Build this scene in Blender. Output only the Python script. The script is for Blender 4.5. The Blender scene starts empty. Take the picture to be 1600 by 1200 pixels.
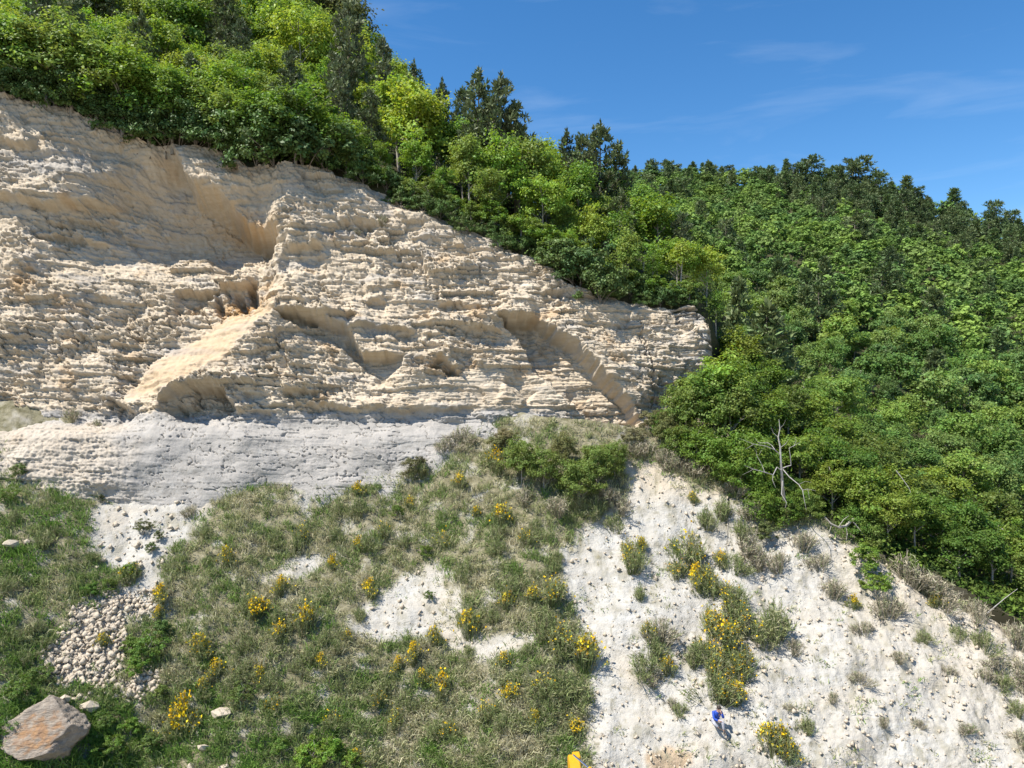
import bpy, bmesh, math, random
import numpy as np
from mathutils import Vector, Matrix

# ------------------------------------------------------------------ camera, sky, sun, exposure
scene = bpy.context.scene
COL = scene.collection
F = 1109.0                      # focal length in photo pixels (photo 1600 wide)
cam_d = bpy.data.cameras.new('camera'); cam = bpy.data.objects.new('camera', cam_d); COL.objects.link(cam)
cam.location = (0, 0, 0); cam.rotation_euler = (math.radians(90), 0, 0)
cam_d.sensor_width = 36; cam_d.lens = 36 * F / 1600; cam_d.clip_start = 0.5; cam_d.clip_end = 3000
scene.camera = cam

SUN_TRAVEL = Vector((0.48, 0.235, -0.845)).normalized()
SUN_EL = math.asin(-SUN_TRAVEL.z); SUN_AZ = math.atan2(-SUN_TRAVEL.x, -SUN_TRAVEL.y)
world = bpy.data.worlds.new('World'); scene.world = world; world.use_nodes = True
wn, wl = world.node_tree.nodes, world.node_tree.links
wn.clear()
sky = wn.new('ShaderNodeTexSky'); sky.sky_type = 'NISHITA'; sky.sun_disc = False
sky.sun_elevation = SUN_EL; sky.sun_rotation = SUN_AZ % (2 * math.pi)
sky.altitude = 600; sky.air_density = 1.0; sky.dust_density = 0.2; sky.ozone_density = 2.5
hs = wn.new('ShaderNodeHueSaturation'); hs.inputs['Saturation'].default_value = 1.3; hs.inputs['Value'].default_value = 1.03
wl.new(sky.outputs[0], hs.inputs['Color'])
tc = wn.new('ShaderNodeTexCoord'); mp = wn.new('ShaderNodeMapping'); mp.inputs['Scale'].default_value = (2.2, 2.2, 13)
mp.inputs['Rotation'].default_value = (0.12, 0.22, 0.3)
wl.new(tc.outputs['Generated'], mp.inputs['Vector'])
cn = wn.new('ShaderNodeTexNoise'); cn.inputs['Scale'].default_value = 1.5; cn.inputs['Detail'].default_value = 7
cn.inputs['Roughness'].default_value = 0.55; cn.inputs['Distortion'].default_value = 0.5
wl.new(mp.outputs[0], cn.inputs['Vector'])
cr = wn.new('ShaderNodeMapRange'); cr.inputs['From Min'].default_value = 0.53; cr.inputs['From Max'].default_value = 0.95
cr.inputs['To Max'].default_value = 0.2
wl.new(cn.outputs[0], cr.inputs['Value'])
cm = wn.new('ShaderNodeMix'); cm.data_type = 'RGBA'; wl.new(cr.outputs[0], cm.inputs['Factor'])
wl.new(hs.outputs[0], cm.inputs[6]); cm.inputs[7].default_value = (6.0, 6.6, 7.2, 1)
bg = wn.new('ShaderNodeBackground'); bg.inputs['Strength'].default_value = 0.10
wl.new(cm.outputs[2], bg.inputs['Color'])
wo = wn.new('ShaderNodeOutputWorld'); wl.new(bg.outputs[0], wo.inputs['Surface'])

sun_d = bpy.data.lights.new('sun', 'SUN'); sun_d.energy = 5.0; sun_d.angle = math.radians(0.53); sun_d.color = (1, 0.95, 0.87)
sun = bpy.data.objects.new('sun', sun_d); COL.objects.link(sun)
sun.rotation_euler = SUN_TRAVEL.to_track_quat('-Z', 'Y').to_euler()
scene.view_settings.view_transform = 'Standard'; scene.view_settings.look = 'None'
scene.view_settings.gamma = 1; scene.view_settings.use_curve_mapping = False
scene.view_settings.exposure = 0.85
cy = scene.cycles
cy.max_bounces = 6; cy.diffuse_bounces = 3; cy.glossy_bounces = 2; cy.transmission_bounces = 4; cy.transparent_max_bounces = 4

# ------------------------------------------------------------------ helpers
rng = np.random.default_rng(7)
random.seed(7)

def perlin(x, y, seed=0):
    x = np.asarray(x, float); y = np.asarray(y, float)
    xi = np.floor(x).astype(np.int64); yi = np.floor(y).astype(np.int64)
    xf = x - xi; yf = y - yi
    def g(ix, iy, dx, dy):
        h = (ix * 374761393 + iy * 668265263 + seed * 2147483647 + 1013904223) & 0xffffffff
        h = ((h ^ (h >> 13)) * 1274126177) & 0xffffffff
        h = (h ^ (h >> 16)) & 0xffff
        a = h * (2 * np.pi / 65536.0)
        return np.cos(a) * dx + np.sin(a) * dy
    u = xf * xf * xf * (xf * (xf * 6 - 15) + 10); v = yf * yf * yf * (yf * (yf * 6 - 15) + 10)
    a = g(xi, yi, xf, yf); b = g(xi + 1, yi, xf - 1, yf); c = g(xi, yi + 1, xf, yf - 1); d = g(xi + 1, yi + 1, xf - 1, yf - 1)
    return 1.5 * ((a + u * (b - a)) + v * ((c + u * (d - c)) - (a + u * (b - a))))

def fbm(x, y, o=4, seed=0, gain=0.5):
    s = 0; a = 1; t = 0
    for i in range(o):
        s = s + a * perlin(x * 2 ** i, y * 2 ** i, seed + 17 * i); t += a; a *= gain
    return s / t

def hash2(a, b, seed):
    h = (a.astype(np.int64) * 374761393 + np.asarray(b).astype(np.int64) * 668265263 + seed * 362437 + 1013904223) & 0xffffffff
    h = ((h ^ (h >> 13)) * 1274126177) & 0xffffffff
    return ((h ^ (h >> 16)) & 0xffff) / 32767.5 - 1

def smooth(x, a, b):
    t = np.clip((np.asarray(x, float) - a) / (b - a), 0, 1); return t * t * (3 - 2 * t)

def in_poly(u, v, poly):
    u = np.asarray(u, float); v = np.asarray(v, float)
    ins = np.zeros(np.broadcast(u, v).shape, bool); n = len(poly)
    for i in range(n):
        x1, y1 = poly[i]; x2, y2 = poly[(i + 1) % n]
        if y1 == y2: continue
        c = ((y1 > v) != (y2 > v)) & (u < (x2 - x1) * (v - y1) / (y2 - y1) + x1)
        ins ^= c
    return ins

def poly_sd(u, v, pts):
    """distance to an open line, side (+ = left of its direction when v points down -> visually right/below), end taper"""
    best = np.full(np.shape(u), 1e9); side = np.zeros(np.shape(u)); par = np.zeros(np.shape(u))
    L = [0]
    for i in range(len(pts) - 1): L.append(L[-1] + math.hypot(pts[i + 1][0] - pts[i][0], pts[i + 1][1] - pts[i][1]))
    for i in range(len(pts) - 1):
        ax, ay = pts[i]; bx, by = pts[i + 1]; dx, dy = bx - ax, by - ay; l2 = dx * dx + dy * dy
        tr = ((u - ax) * dx + (v - ay) * dy) / l2; t = np.clip(tr, 0, 1)
        d = np.hypot(u - ax - t * dx, v - ay - t * dy)
        s = np.sign(dx * (v - ay) - dy * (u - ax))
        m = d < best - 1e-6
        best = np.where(m, d, best); side = np.where(m, s, side); par = np.where(m, L[i] + t * math.sqrt(l2), par)
    return best, side, par, L[-1]

def mesh_np(name, V, Fc, smooth_sh=False, col=None, colname='tint'):
    me = bpy.data.meshes.new(name); V = np.asarray(V, np.float32); Fc = np.asarray(Fc, np.int32)
    k = Fc.shape[1]; n = len(Fc)
    me.vertices.add(len(V)); me.vertices.foreach_set('co', V.ravel())
    me.loops.add(n * k); me.loops.foreach_set('vertex_index', Fc.ravel())
    me.polygons.add(n); me.polygons.foreach_set('loop_start', np.arange(0, n * k, k, dtype=np.int32))
    if smooth_sh: me.polygons.foreach_set('use_smooth', np.ones(n, bool))
    me.update(calc_edges=True)
    if col is not None:
        at_ = me.attributes.new(colname, 'FLOAT_COLOR', 'POINT')
        c = np.ones((len(V), 4), np.float32); c[:, :col.shape[1]] = col
        at_.data.foreach_set('color', c.ravel())
    return me

def link(name, me, mat=None, parent=None, loc=None):
    o = bpy.data.objects.new(name, me); COL.objects.link(o)
    if mat is not None and me is not None and len(me.materials) == 0: me.materials.append(mat)
    if parent is not None: o.parent = parent
    if loc is not None: o.location = loc
    return o

def tag(o, label=None, cat=None, group=None, kind=None):
    if label: o['label'] = label
    if cat: o['category'] = cat
    if group: o['group'] = group
    if kind: o['kind'] = kind
    return o

def grid_faces(nr, nc):
    i = np.arange(nr * nc).reshape(nr, nc)
    return np.stack([i[:-1, :-1], i[1:, :-1], i[1:, 1:], i[:-1, 1:]], -1).reshape(-1, 4)

def at(px, py, Y):
    return Vector(((px - 800) / F * Y, Y, (600 - py) / F * Y))

def pxy(p):
    return 800 + F * p[0] / p[1], 600 - F * p[2] / p[1]

def tube(paths, seg=6):
    """tapered tubes: list of (points, radii) -> verts, quads"""
    V = []; Q = []
    for pts, rad in paths:
        pts = [Vector(p) for p in pts]; base = len(V)
        for i, p in enumerate(pts):
            d = (pts[min(i + 1, len(pts) - 1)] - pts[max(i - 1, 0)]).normalized()
            a = d.orthogonal().normalized(); b = d.cross(a)
            if i and (a.dot(pa) < 0.2): 
                a = (pa - d * pa.dot(d)).normalized(); b = d.cross(a)
            elif i:
                a = (pa - d * pa.dot(d)).normalized(); b = d.cross(a)
            pa = a
            for k in range(seg):
                t = 2 * math.pi * k / seg
                V.append(p + (a * math.cos(t) + b * math.sin(t)) * rad[i])
        for i in range(len(pts) - 1):
            for k in range(seg):
                Q.append((base + i * seg + k, base + i * seg + (k + 1) % seg, base + (i + 1) * seg + (k + 1) % seg, base + (i + 1) * seg + k))
    return np.array([tuple(v) for v in V]), np.array(Q)

# ------------------------------------------------------------------ materials
ALB = 0.74
def dim(n, l, sock):
    h = n.new('ShaderNodeHueSaturation'); h.inputs['Value'].default_value = ALB; l.new(sock, h.inputs['Color']); return h.outputs[0]
def new_mat(name):
    m = bpy.data.materials.new(name); m.use_nodes = True; n = m.node_tree.nodes; n.clear()
    out = n.new('ShaderNodeOutputMaterial')
    return m, n, m.node_tree.links, out

def N(n, t, **kw):
    x = n.new(t)
    for k, v in kw.items():
        if k.startswith('i_'): x.inputs[k[2:].replace('_', ' ')].default_value = v
        else: setattr(x, k, v)
    return x

def mixc(n, l, fac, a, b):
    m = n.new('ShaderNodeMix'); m.data_type = 'RGBA'
    for sock, v in ((m.inputs['Factor'], fac), (m.inputs[6], a), (m.inputs[7], b)):
        if hasattr(v, 'is_output') or isinstance(v, bpy.types.NodeSocket): l.new(v, sock)
        elif isinstance(v, (int, float)): sock.default_value = v
        else: sock.default_value = (*v, 1)
    return m.outputs[2]

def noise_sock(n, l, vec, scale, detail=5, rough=0.6, lo=0.35, hi=0.65, dist=0):
    t = N(n, 'ShaderNodeTexNoise'); t.inputs['Scale'].default_value = scale; t.inputs['Detail'].default_value = detail
    t.inputs['Roughness'].default_value = rough; t.inputs['Distortion'].default_value = dist
    l.new(vec, t.inputs['Vector'])
    r = N(n, 'ShaderNodeMapRange'); r.inputs['From Min'].default_value = lo; r.inputs['From Max'].default_value = hi
    l.new(t.outputs[0], r.inputs['Value'])
    return r.outputs[0]

def rock_material(name, cA, cB, cC, mask=None, bump=0.5, scale=1.0, bscale=5, bdist=.25):
    """base two tones + bedding stripes; mask attribute: R grey bed, G ochre, B dark/lichen, A litter"""
    m, n, l, out = new_mat(name)
    b = N(n, 'ShaderNodeBsdfPrincipled'); b.inputs['Roughness'].default_value = 0.95; b.inputs['Specular IOR Level'].default_value = 0.1
    tc = N(n, 'ShaderNodeTexCoord'); v = tc.outputs['Object']
    mp = N(n, 'ShaderNodeMapping'); mp.inputs['Scale'].default_value = (0.25, 0.25, 3.0); l.new(v, mp.inputs['Vector'])
    c = mixc(n, l, noise_sock(n, l, v, 0.35 * scale, 6), cA, cB)
    c = mixc(n, l, noise_sock(n, l, v, 3.0 * scale, 6, 0.7, 0.45, 0.8), c, cC)
    strat = noise_sock(n, l, mp.outputs[0], 1.6 * scale, 5, 0.6, 0.42, 0.72)
    c = mixc(n, l, strat, c, cB)
    if mask:
        a = N(n, 'ShaderNodeAttribute'); a.attribute_name = 'mask'
        s = N(n, 'ShaderNodeSeparateColor'); l.new(a.outputs['Color'], s.inputs[0])
        g = mixc(n, l, noise_sock(n, l, v, 1.3, 6), mask['grey'][0], mask['grey'][1])
        c = mixc(n, l, s.outputs[0], c, g)
        c = mixc(n, l, s.outputs[1], c, mask['ochre'])
        d = mixc(n, l, noise_sock(n, l, v, 2.2, 6), mask['dark'][0], mask['dark'][1])
        c = mixc(n, l, s.outputs[2], c, d)
    l.new(dim(n, l, c), b.inputs['Base Color'])
    if bump:
        t1 = N(n, 'ShaderNodeTexNoise'); t1.inputs['Scale'].default_value = bscale * scale; t1.inputs['Detail'].default_value = 9; t1.inputs['Roughness'].default_value = 0.68
        l.new(v, t1.inputs['Vector'])
        bp = N(n, 'ShaderNodeBump'); bp.inputs['Strength'].default_value = bump; bp.inputs['Distance'].default_value = bdist
        l.new(t1.outputs[0], bp.inputs['Height'])
        l.new(bp.outputs[0], b.inputs['Normal'])
    l.new(b.outputs[0], out.inputs[0])
    return m

def leaf_material(name, trans=0.35, vary=0.5):
    """colour comes from the object's own colour, each leaf varies by its tint attribute"""
    m, n, l, out = new_mat(name)
    oi = N(n, 'ShaderNodeObjectInfo'); a = N(n, 'ShaderNodeAttribute'); a.attribute_name = 'tint'
    s = N(n, 'ShaderNodeSeparateColor'); l.new(a.outputs['Color'], s.inputs[0])
    h = N(n, 'ShaderNodeHueSaturation')
    r1 = N(n, 'ShaderNodeMapRange'); r1.inputs['To Min'].default_value = ALB * (1 - vary); r1.inputs['To Max'].default_value = ALB * (1 + vary)
    l.new(s.outputs[0], r1.inputs['Value']); l.new(r1.outputs[0], h.inputs['Value'])
    r2 = N(n, 'ShaderNodeMapRange'); r2.inputs['To Min'].default_value = 0.47; r2.inputs['To Max'].default_value = 0.53
    l.new(s.outputs[1], r2.inputs['Value']); l.new(r2.outputs[0], h.inputs['Hue'])
    l.new(oi.outputs['Color'], h.inputs['Color'])
    p = N(n, 'ShaderNodeBsdfPrincipled'); p.inputs['Roughness'].default_value = 0.55; p.inputs['Specular IOR Level'].default_value = 0.25
    l.new(h.outputs[0], p.inputs['Base Color'])
    t = N(n, 'ShaderNodeBsdfTranslucent')
    tcn = N(n, 'ShaderNodeHueSaturation'); tcn.inputs['Hue'].default_value = 0.485; tcn.inputs['Saturation'].default_value = 1.1; tcn.inputs['Value'].default_value = 1.4
    l.new(h.outputs[0], tcn.inputs['Color']); l.new(tcn.outputs[0], t.inputs['Color'])
    mx = N(n, 'ShaderNodeMixShader'); mx.inputs[0].default_value = trans
    l.new(p.outputs[0], mx.inputs[1]); l.new(t.outputs[0], mx.inputs[2]); l.new(mx.outputs[0], out.inputs[0])
    return m

def attr_material(name, trans=0.25, rough=0.7):
    """blades whose colour is their own tint attribute"""
    m, n, l, out = new_mat(name)
    a = N(n, 'ShaderNodeAttribute'); a.attribute_name = 'tint'
    p = N(n, 'ShaderNodeBsdfPrincipled'); p.inputs['Roughness'].default_value = rough; p.inputs['Specular IOR Level'].default_value = 0.15
    ac = dim(n, l, a.outputs['Color']); l.new(ac, p.inputs['Base Color'])
    t = N(n, 'ShaderNodeBsdfTranslucent'); l.new(ac, t.inputs['Color'])
    mx = N(n, 'ShaderNodeMixShader'); mx.inputs[0].default_value = trans
    l.new(p.outputs[0], mx.inputs[1]); l.new(t.outputs[0], mx.inputs[2]); l.new(mx.outputs[0], out.inputs[0])
    return m

def plain_material(name, ca, cb, rough=0.6, metal=0.0, scale=4, bump=0.0, spec=0.4):
    m, n, l, out = new_mat(name)
    b = N(n, 'ShaderNodeBsdfPrincipled'); b.inputs['Roughness'].default_value = rough; b.inputs['Metallic'].default_value = metal
    b.inputs['Specular IOR Level'].default_value = spec
    tc = N(n, 'ShaderNodeTexCoord')
    l.new(dim(n, l, mixc(n, l, noise_sock(n, l, tc.outputs['Object'], scale, 5), ca, cb)), b.inputs['Base Color'])
    if bump:
        t1 = N(n, 'ShaderNodeTexNoise'); t1.inputs['Scale'].default_value = scale * 3; t1.inputs['Detail'].default_value = 6; l.new(tc.outputs['Object'], t1.inputs['Vector'])
        bp = N(n, 'ShaderNodeBump'); bp.inputs['Strength'].default_value = bump; bp.inputs['Distance'].default_value = 0.05
        l.new(t1.outputs[0], bp.inputs['Height']); l.new(bp.outputs[0], b.inputs['Normal'])
    l.new(b.outputs[0], out.inputs[0])
    return m

M_CLIFF = rock_material('sandstone', (0.68, 0.58, 0.445), (0.57, 0.465, 0.335), (0.75, 0.66, 0.53),
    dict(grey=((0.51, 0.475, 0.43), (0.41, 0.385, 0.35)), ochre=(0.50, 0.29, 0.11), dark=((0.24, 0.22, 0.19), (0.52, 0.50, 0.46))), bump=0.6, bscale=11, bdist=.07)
M_SLOPE = rock_material('white_marl', (0.60, 0.58, 0.53), (0.51, 0.475, 0.41), (0.65, 0.635, 0.595),
    dict(grey=((0.56, 0.47, 0.35), (0.62, 0.55, 0.44)), ochre=(0.52, 0.38, 0.24), dark=((0.17, 0.155, 0.085), (0.36, 0.325, 0.22))), bump=0.6)
M_FLOOR = rock_material('forest_soil', (0.10, 0.085, 0.05), (0.06, 0.07, 0.03), (0.16, 0.13, 0.08), None, 0.4)
M_QUARRY = rock_material('quarry_dirt', (0.50, 0.44, 0.34), (0.42, 0.36, 0.27), (0.56, 0.51, 0.42), None, 0.4)
M_STONE = rock_material('stone', (0.80, 0.68, 0.52), (0.68, 0.58, 0.45), (0.86, 0.76, 0.62), None, 0.6, 3)
M_LEAF = leaf_material('leaf', 0.38, 0.45)
M_NEEDLE = leaf_material('needle', 0.15, 0.45)
M_GRASS = attr_material('grass', 0.3)
M_BROOM = attr_material('broom_stems', 0.2)
M_FLOWER = attr_material('broom_flower', 0.2)
M_BARK = plain_material('bark', (0.20, 0.16, 0.12), (0.36, 0.32, 0.27), 0.9, 0, 5, 0.4, 0.1)
M_BARK_PALE = plain_material('pale_bark', (0.34, 0.30, 0.25), (0.48, 0.45, 0.40), 0.9, 0, 5, 0.4, 0.1)
M_DEAD = plain_material('dead_wood', (0.52, 0.50, 0.47), (0.36, 0.33, 0.30), 0.85, 0, 6, 0.4, 0.15)

# ------------------------------------------------------------------ shape of the land
# (u, v): chart of the quarry face, in photo pixels seen from the drone's station; every chart point has its own depth
CREST = np.array([(-400, 60), (-150, 115), (0, 150), (70, 158), (150, 182), (240, 215), (330, 222), (380, 255), (440, 262), (500, 255), (560, 272), (610, 300), (700, 335),
                  (780, 372), (850, 398), (900, 432), (940, 452), (1000, 466), (1060, 478), (1088, 472), (1101, 484), (1112, 510), (1128, 548), (1150, 690),
                  (1180, 775), (1240, 800), (1290, 812), (1350, 850), (1400, 880), (1500, 918), (1600, 972), (1750, 1050), (2000, 1150)], float)
def crest_v(u): return np.interp(u, CREST[:, 0], CREST[:, 1]) + 5 * perlin(np.asarray(u) / 28.0, 0.3, 5)
def cliff_plane_Y(u, v): return 49.6 / (1 - 0.12 * (u - 800) / F - 0.35 * (600 - v) / F)
SA = np.array([(-400, 46), (0, 48.1), (100, 49.1), (200, 50.8), (300, 51.4), (500, 52.5), (600, 52.6), (700, 52.0), (780, 51.4), (850, 51.0), (1000, 50.5), (1600, 51), (2000, 51)], float)
def slope_plane_Y(u, v): return np.interp(u, SA[:, 0], SA[:, 1]) / (1 + (v - 600) / F)

# ledges of the cliff: line, metres standing out above/left of it, reach, metres set back on the other side, reach, edge width (all lengths in chart pixels)
# side +1: the side to the right when walking along the line (visually) is set back
LEDGES = [
    ([(258, 205), (285, 265), (300, 281), (345, 298), (378, 332), (432, 352), (428, 385)], +1, 0.9, 55, 1.5, 170, 3),
    ([(-60, 290), (0, 300), (60, 312), (180, 294)], +1, 0.7, 30, 0.5, 70, 3),
    ([(-40, 205), (0, 214), (45, 232), (58, 218)], +1, 0.5, 26, 0.5, 45, 3),
    ([(245, 432), (320, 432), (345, 424), (400, 424)], +1, 0.45, 22, 0.8, 48, 2.5),
    ([(240, 622), (262, 610), (300, 600), (345, 603), (372, 640)], +1, 0.7, 60, 1.0, 50, 2.5),
    ([(372, 636), (480, 630), (560, 640), (640, 641), (700, 643), (760, 632)], +1, 0.25, 25, 0.35, 60, 3),
    ([(425, 486), (470, 489), (520, 506), (546, 519), (566, 555), (634, 556)], +1, 0.5, 45, 0.65, 60, 2.2),
    ([(540, 516), (590, 515), (650, 522)], +1, 0.35, 24, 0.35, 24, 2),
    ([(494, 494), (522, 500), (560, 499)], +1, 0.3, 18, 0.3, 22, 2),
    ([(660, 578), (690, 560), (716, 586)], +1, 0.3, 24, 0.5, 26, 2),
    ([(440, 610), (505, 612)], +1, 0.35, 22, 0.35, 20, 2),
    ([(835, 494), (905, 545), (945, 590), (1002, 658)], +1, 0.8, 70, 0.0, 50, 3),
    ([(770, 490), (800, 497), (838, 495)], +1, 0.5, 30, 0.5, 35, 2.5),
    ([(788, 596), (806, 606), (826, 628)], -1, 0.35, 25, 0.5, 22, 2),
    ([(440, 384), (470, 388), (505, 384)], +1, 0.5, 30, 0.5, 40, 3),
    ([(680, 478), (720, 470), (745, 484)], +1, 0.35, 22, 0.35, 25, 3),
    ([(570, 470), (600, 466)], +1, 0.35, 20, 0.35, 22, 3),
    ([(30, 352), (95, 345), (150, 360)], +1, 0.4, 22, 0.4, 40, 3),
    ([(150, 630), (160, 612), (205, 640)], +1, 0.3, 20, 0.6, 25, 3),
    ([(845, 458), (880, 452), (905, 470)], +1, 0.3, 22, 0.3, 30, 3),
    ([(525, 350), (560, 345), (590, 352)], +1, 0.3, 20, 0.3, 30, 3),
]
SLAB = [(440, 470), (428, 492), (395, 520), (345, 565), (300, 592), (255, 617), (240, 640)]

# outlines of pockets where blocks have fallen out
GROOVE = [(776, 490), (838, 494), (905, 545), (945, 590), (1002, 658), (968, 690), (945, 672), (872, 612), (832, 572), (812, 524)]
RECESS = [(120, 215), (262, 214), (288, 275), (345, 300), (376, 334), (432, 354), (424, 398), (372, 402), (300, 372), (225, 392), (170, 345), (118, 290)]
STEP1 = [(430, 487), (470, 490), (546, 518), (566, 556), (634, 557), (628, 578), (600, 600), (566, 570), (540, 545), (480, 520)]
STEP2 = [(430, 487), (500, 492), (494, 505), (450, 504)]
UNDER = [(245, 618), (300, 601), (345, 604), (372, 640), (420, 642), (430, 662), (345, 668), (280, 655), (248, 640)]
NOTCH1 = [(660, 578), (690, 561), (718, 588), (690, 584)]
NOTCH2 = [(440, 611), (506, 613), (495, 622), (448, 622)]
NOTCH3 = [(788, 596), (808, 606), (828, 630), (806, 622)]
def cliff_disp(u, v):
    """metres the rock stands out of the mean plane, plus colour masks"""
    wu = u + 9 * fbm(u / 38, v / 38, 4, 3, .6) + 2.5 * perlin(u / 9, v / 7, 6); wv = v + 7 * fbm(u / 38, v / 38, 4, 4, .6) + 2.5 * perlin(u / 10, v / 8, 8)
    s, t = u * 0.043, v * 0.043
    d = 0.9 * fbm(u / 260, v / 220, 3, 11) + 0.35 * fbm(u / 90, v / 60, 3, 12)
    # the wall left of the smooth slab lies further back; the slab is the ramp between
    db, sd, par, L = poly_sd(wu, wv, [(470, 250), (432, 352), (428, 385), (445, 440)] + SLAB + [(235, 700)])
    left = sd > 0
    ramp = smooth(v, 440, 480) * (1 - smooth(v, 640, 680))
    width = 34 + 38 * ramp
    back = np.where(left, np.clip(db / width, 0, 1), 0) * (1 - 0.55 * smooth(db, 120, 420)) * (1 - smooth(v, 640, 690))* smooth(v, 250, 345)
    d = d - 1.9 * back
    slab = ramp * np.where(left & (db < 80), 1, 0) * smooth(db, 0, 6) * (1 - smooth(db, 60, 82)) * smooth(v, 474, 496) * (1 - smooth(v, 600, 620))
    for pts, side, ap, lp, an, ln, w in LEDGES:
        rch = 2.4 * max(lp, ln); xs = [q[0] for q in pts]; ys = [q[1] for q in pts]
        m = (wu > min(xs) - rch) & (wu < max(xs) + rch) & (wv > min(ys) - rch) & (wv < max(ys) + rch)
        db, sd, par, L = poly_sd(wu[m], wv[m], pts)
        s_ = sd * side * db
        taper = np.maximum(smooth(par, -1, 0.16 * L) * (1 - smooth(par, 0.86 * L, L + 1)), 0)
        h = smooth(s_, -w, w)
        d[m] += taper * ((1 - h) * ap * np.exp(-(db / lp) ** 2) - h * an * np.exp(-(db / ln) ** 2))
    for poly, dep, w in ((GROOVE, 1.7, 5), (RECESS, 1.5, 6), (STEP1, 0.75, 3), (STEP2, 0.75, 3), (UNDER, 0.55, 4), (NOTCH1, 0.5, 3), (NOTCH2, 0.45, 3), (NOTCH3, 0.5, 3)):
        xs = [q[0] for q in poly]; ys = [q[1] for q in poly]
        m = (wu > min(xs) - 12) & (wu < max(xs) + 12) & (wv > min(ys) - 12) & (wv < max(ys) + 12)
        db = poly_sd(wu[m], wv[m], poly + poly[:1])[0]; ins = in_poly(wu[m], wv[m], poly)
        fade = 1.0
        if poly is RECESS: fade = smooth(u[m] + 30 * fbm(u[m] / 50, v[m] / 50, 3, 77), 110, 300) * (1 - smooth(v[m], 320, 405)) * smooth(v[m] - crest_v(u[m]), 6, 40)
        if poly is STEP1: fade = 1 - .75 * smooth(v[m], 545, 600)
        if poly is UNDER: fade = 1 - .6 * smooth(v[m], 630, 665)
        d[m] -= dep * fade * smooth(np.where(ins, db, -db), -w * .4, w)
    # smooth shaded wall under the top left, recessed
    rec = in_poly(wu, wv, [(95, 195), (265, 222), (290, 285), (345, 305), (425, 365), (415, 398), (330, 405), (235, 370), (130, 330)]).astype(float)
    recs = smooth(u, 60, 200) * (1 - smooth(u, 400, 440)) * smooth(v, 175, 215) * (1 - smooth(v, 340, 430))
    d = d - 0.9 * recs
    greytop = 642 + 10 * fbm(u / 120, 0 * u, 2, 9) - 14 * (1 - smooth(u, 60, 260))
    grey = smooth(wv, greytop - 5, greytop + 4) * (1 - smooth(u, 840, 930)) 
    talus = (1 - smooth(u + 70 * fbm(v / 45, u / 60, 4, 21, .6), 150, 235)) * smooth(v, 640, 668)
    bank = grey * (1 - talus)
    gr_in = in_poly(wu, wv, GROOVE) * 0.3
    smoothness = np.clip(gr_in + 0.86 * slab + 0.4 * recs + 0.5 * bank * smooth(v, 650, 664) + 0.45 * bank + 0.7 * talus, 0, 0.93)
    band = smooth(v, 575, 600) * (1 - smooth(v, 640, 650)) * smooth(u, 600, 680) * (1 - smooth(u, 850, 900))
    smoothness = np.clip(smoothness + 0.6 * band, 0, 0.95)
    rough = 1 - smoothness
    zone = 0.5 + 0.65 * smooth(fbm(u / 130, v / 90, 2, 31), -0.3, 0.35)
    ws = s + 0.25 * fbm(s, t, 2, 41); wt = t + 0.2 * fbm(s, t, 2, 42) - 0.18 * s
    def S(n_, a, b): return smooth(n_, a, b)
    def blocks(Ls, Lb, seed, skew=0.5, crack=0.0):
        tb = t / Lb + 0.5 * fbm(s / (3 * Ls), t / (3 * Lb), 2, seed) + 0.05 * perlin(s / (.3 * Ls), t / (.3 * Lb), seed + 4); bi = np.floor(tb)
        sb = (s - skew * t) / Ls + 0.4 * fbm(s / (2 * Ls), t / (2 * Lb), 2, seed + 1) + 3.1 * hash2(bi, bi * 0, seed + 2) + 0.08 * perlin(s / (.3 * Ls), t / (.25 * Lb), seed + 5)
        h = hash2(bi, np.floor(sb), seed + 3); e = tb - bi; f = sb - np.floor(sb)
        o = h * np.abs(h) ** 0.7 + 0.25 * hash2(bi, np.floor(sb), seed + 7) * (e - .5) + 0.35 * hash2(bi, np.floor(sb), seed + 8) * (f - .5)
        if crack: o = o - crack * (((e < .12) & (hash2(bi, np.floor(sb), seed + 9) > 0)) | ((f < .05) & (hash2(bi, np.floor(sb), seed + 6) > .3)))
        return o
    tex = 0.55 * fbm(ws / 3.4, wt / 2.0, 3, 51, 0.5)
    pits = 0.24 * S(perlin(ws / 0.55, wt / 0.42, 54), 0.36, 0.44) * S(fbm(u / 90, v / 70, 2, 33), -.1, .25) + 0.14 * S(perlin(ws / 0.30, wt / 0.24, 58), 0.36, 0.46)
    plate = 0.42 * blocks(3.2, 1.3, 401, .6, .4) + 0.28 * blocks(1.4, 0.55, 411, .7, .5) + 0.16 * blocks(0.62, 0.27, 421, .8, .5) + 0.08 * blocks(.3, .15, 431, .7)
    knob = 0.05 * np.abs(perlin(ws / 0.4, wt / 0.3, 52))
    d = d + rough * zone * (tex + plate + knob - pits)
    d = d + (0.35 + 0.65 * rough) * 0.05 * fbm(ws / 0.24, wt / 0.17, 2, 59, .7)
    bed = t + 0.10 * fbm(s / 3, t / 3, 2, 61)
    bn = (0.35 + 0.65 * smooth(fbm(u / 110, v / 60, 2, 64), -.15, .3)) * perlin(bed / 0.32, s / 9 + 3.3, 62) + 0.6 * perlin(bed / 0.14, s / 6, 63)
    d = d + (0.05 + 0.06 * rough) * bn * (1 - 0.75 * bank)
    # grey bank: flares towards its foot, cracks
    d = d + bank * (0.45 * smooth(v, 655, 690) + 0.35 * smooth(v, 690, 800)) + talus * (0.15 + 0.6 * smooth(v, 650, 740))
    d = d + talus * (0.10 * np.abs(perlin(s / 0.5, t / 0.4, 71)) + 0.12 * fbm(s / 0.25, t / 0.22, 3, 72, .7))
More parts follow.
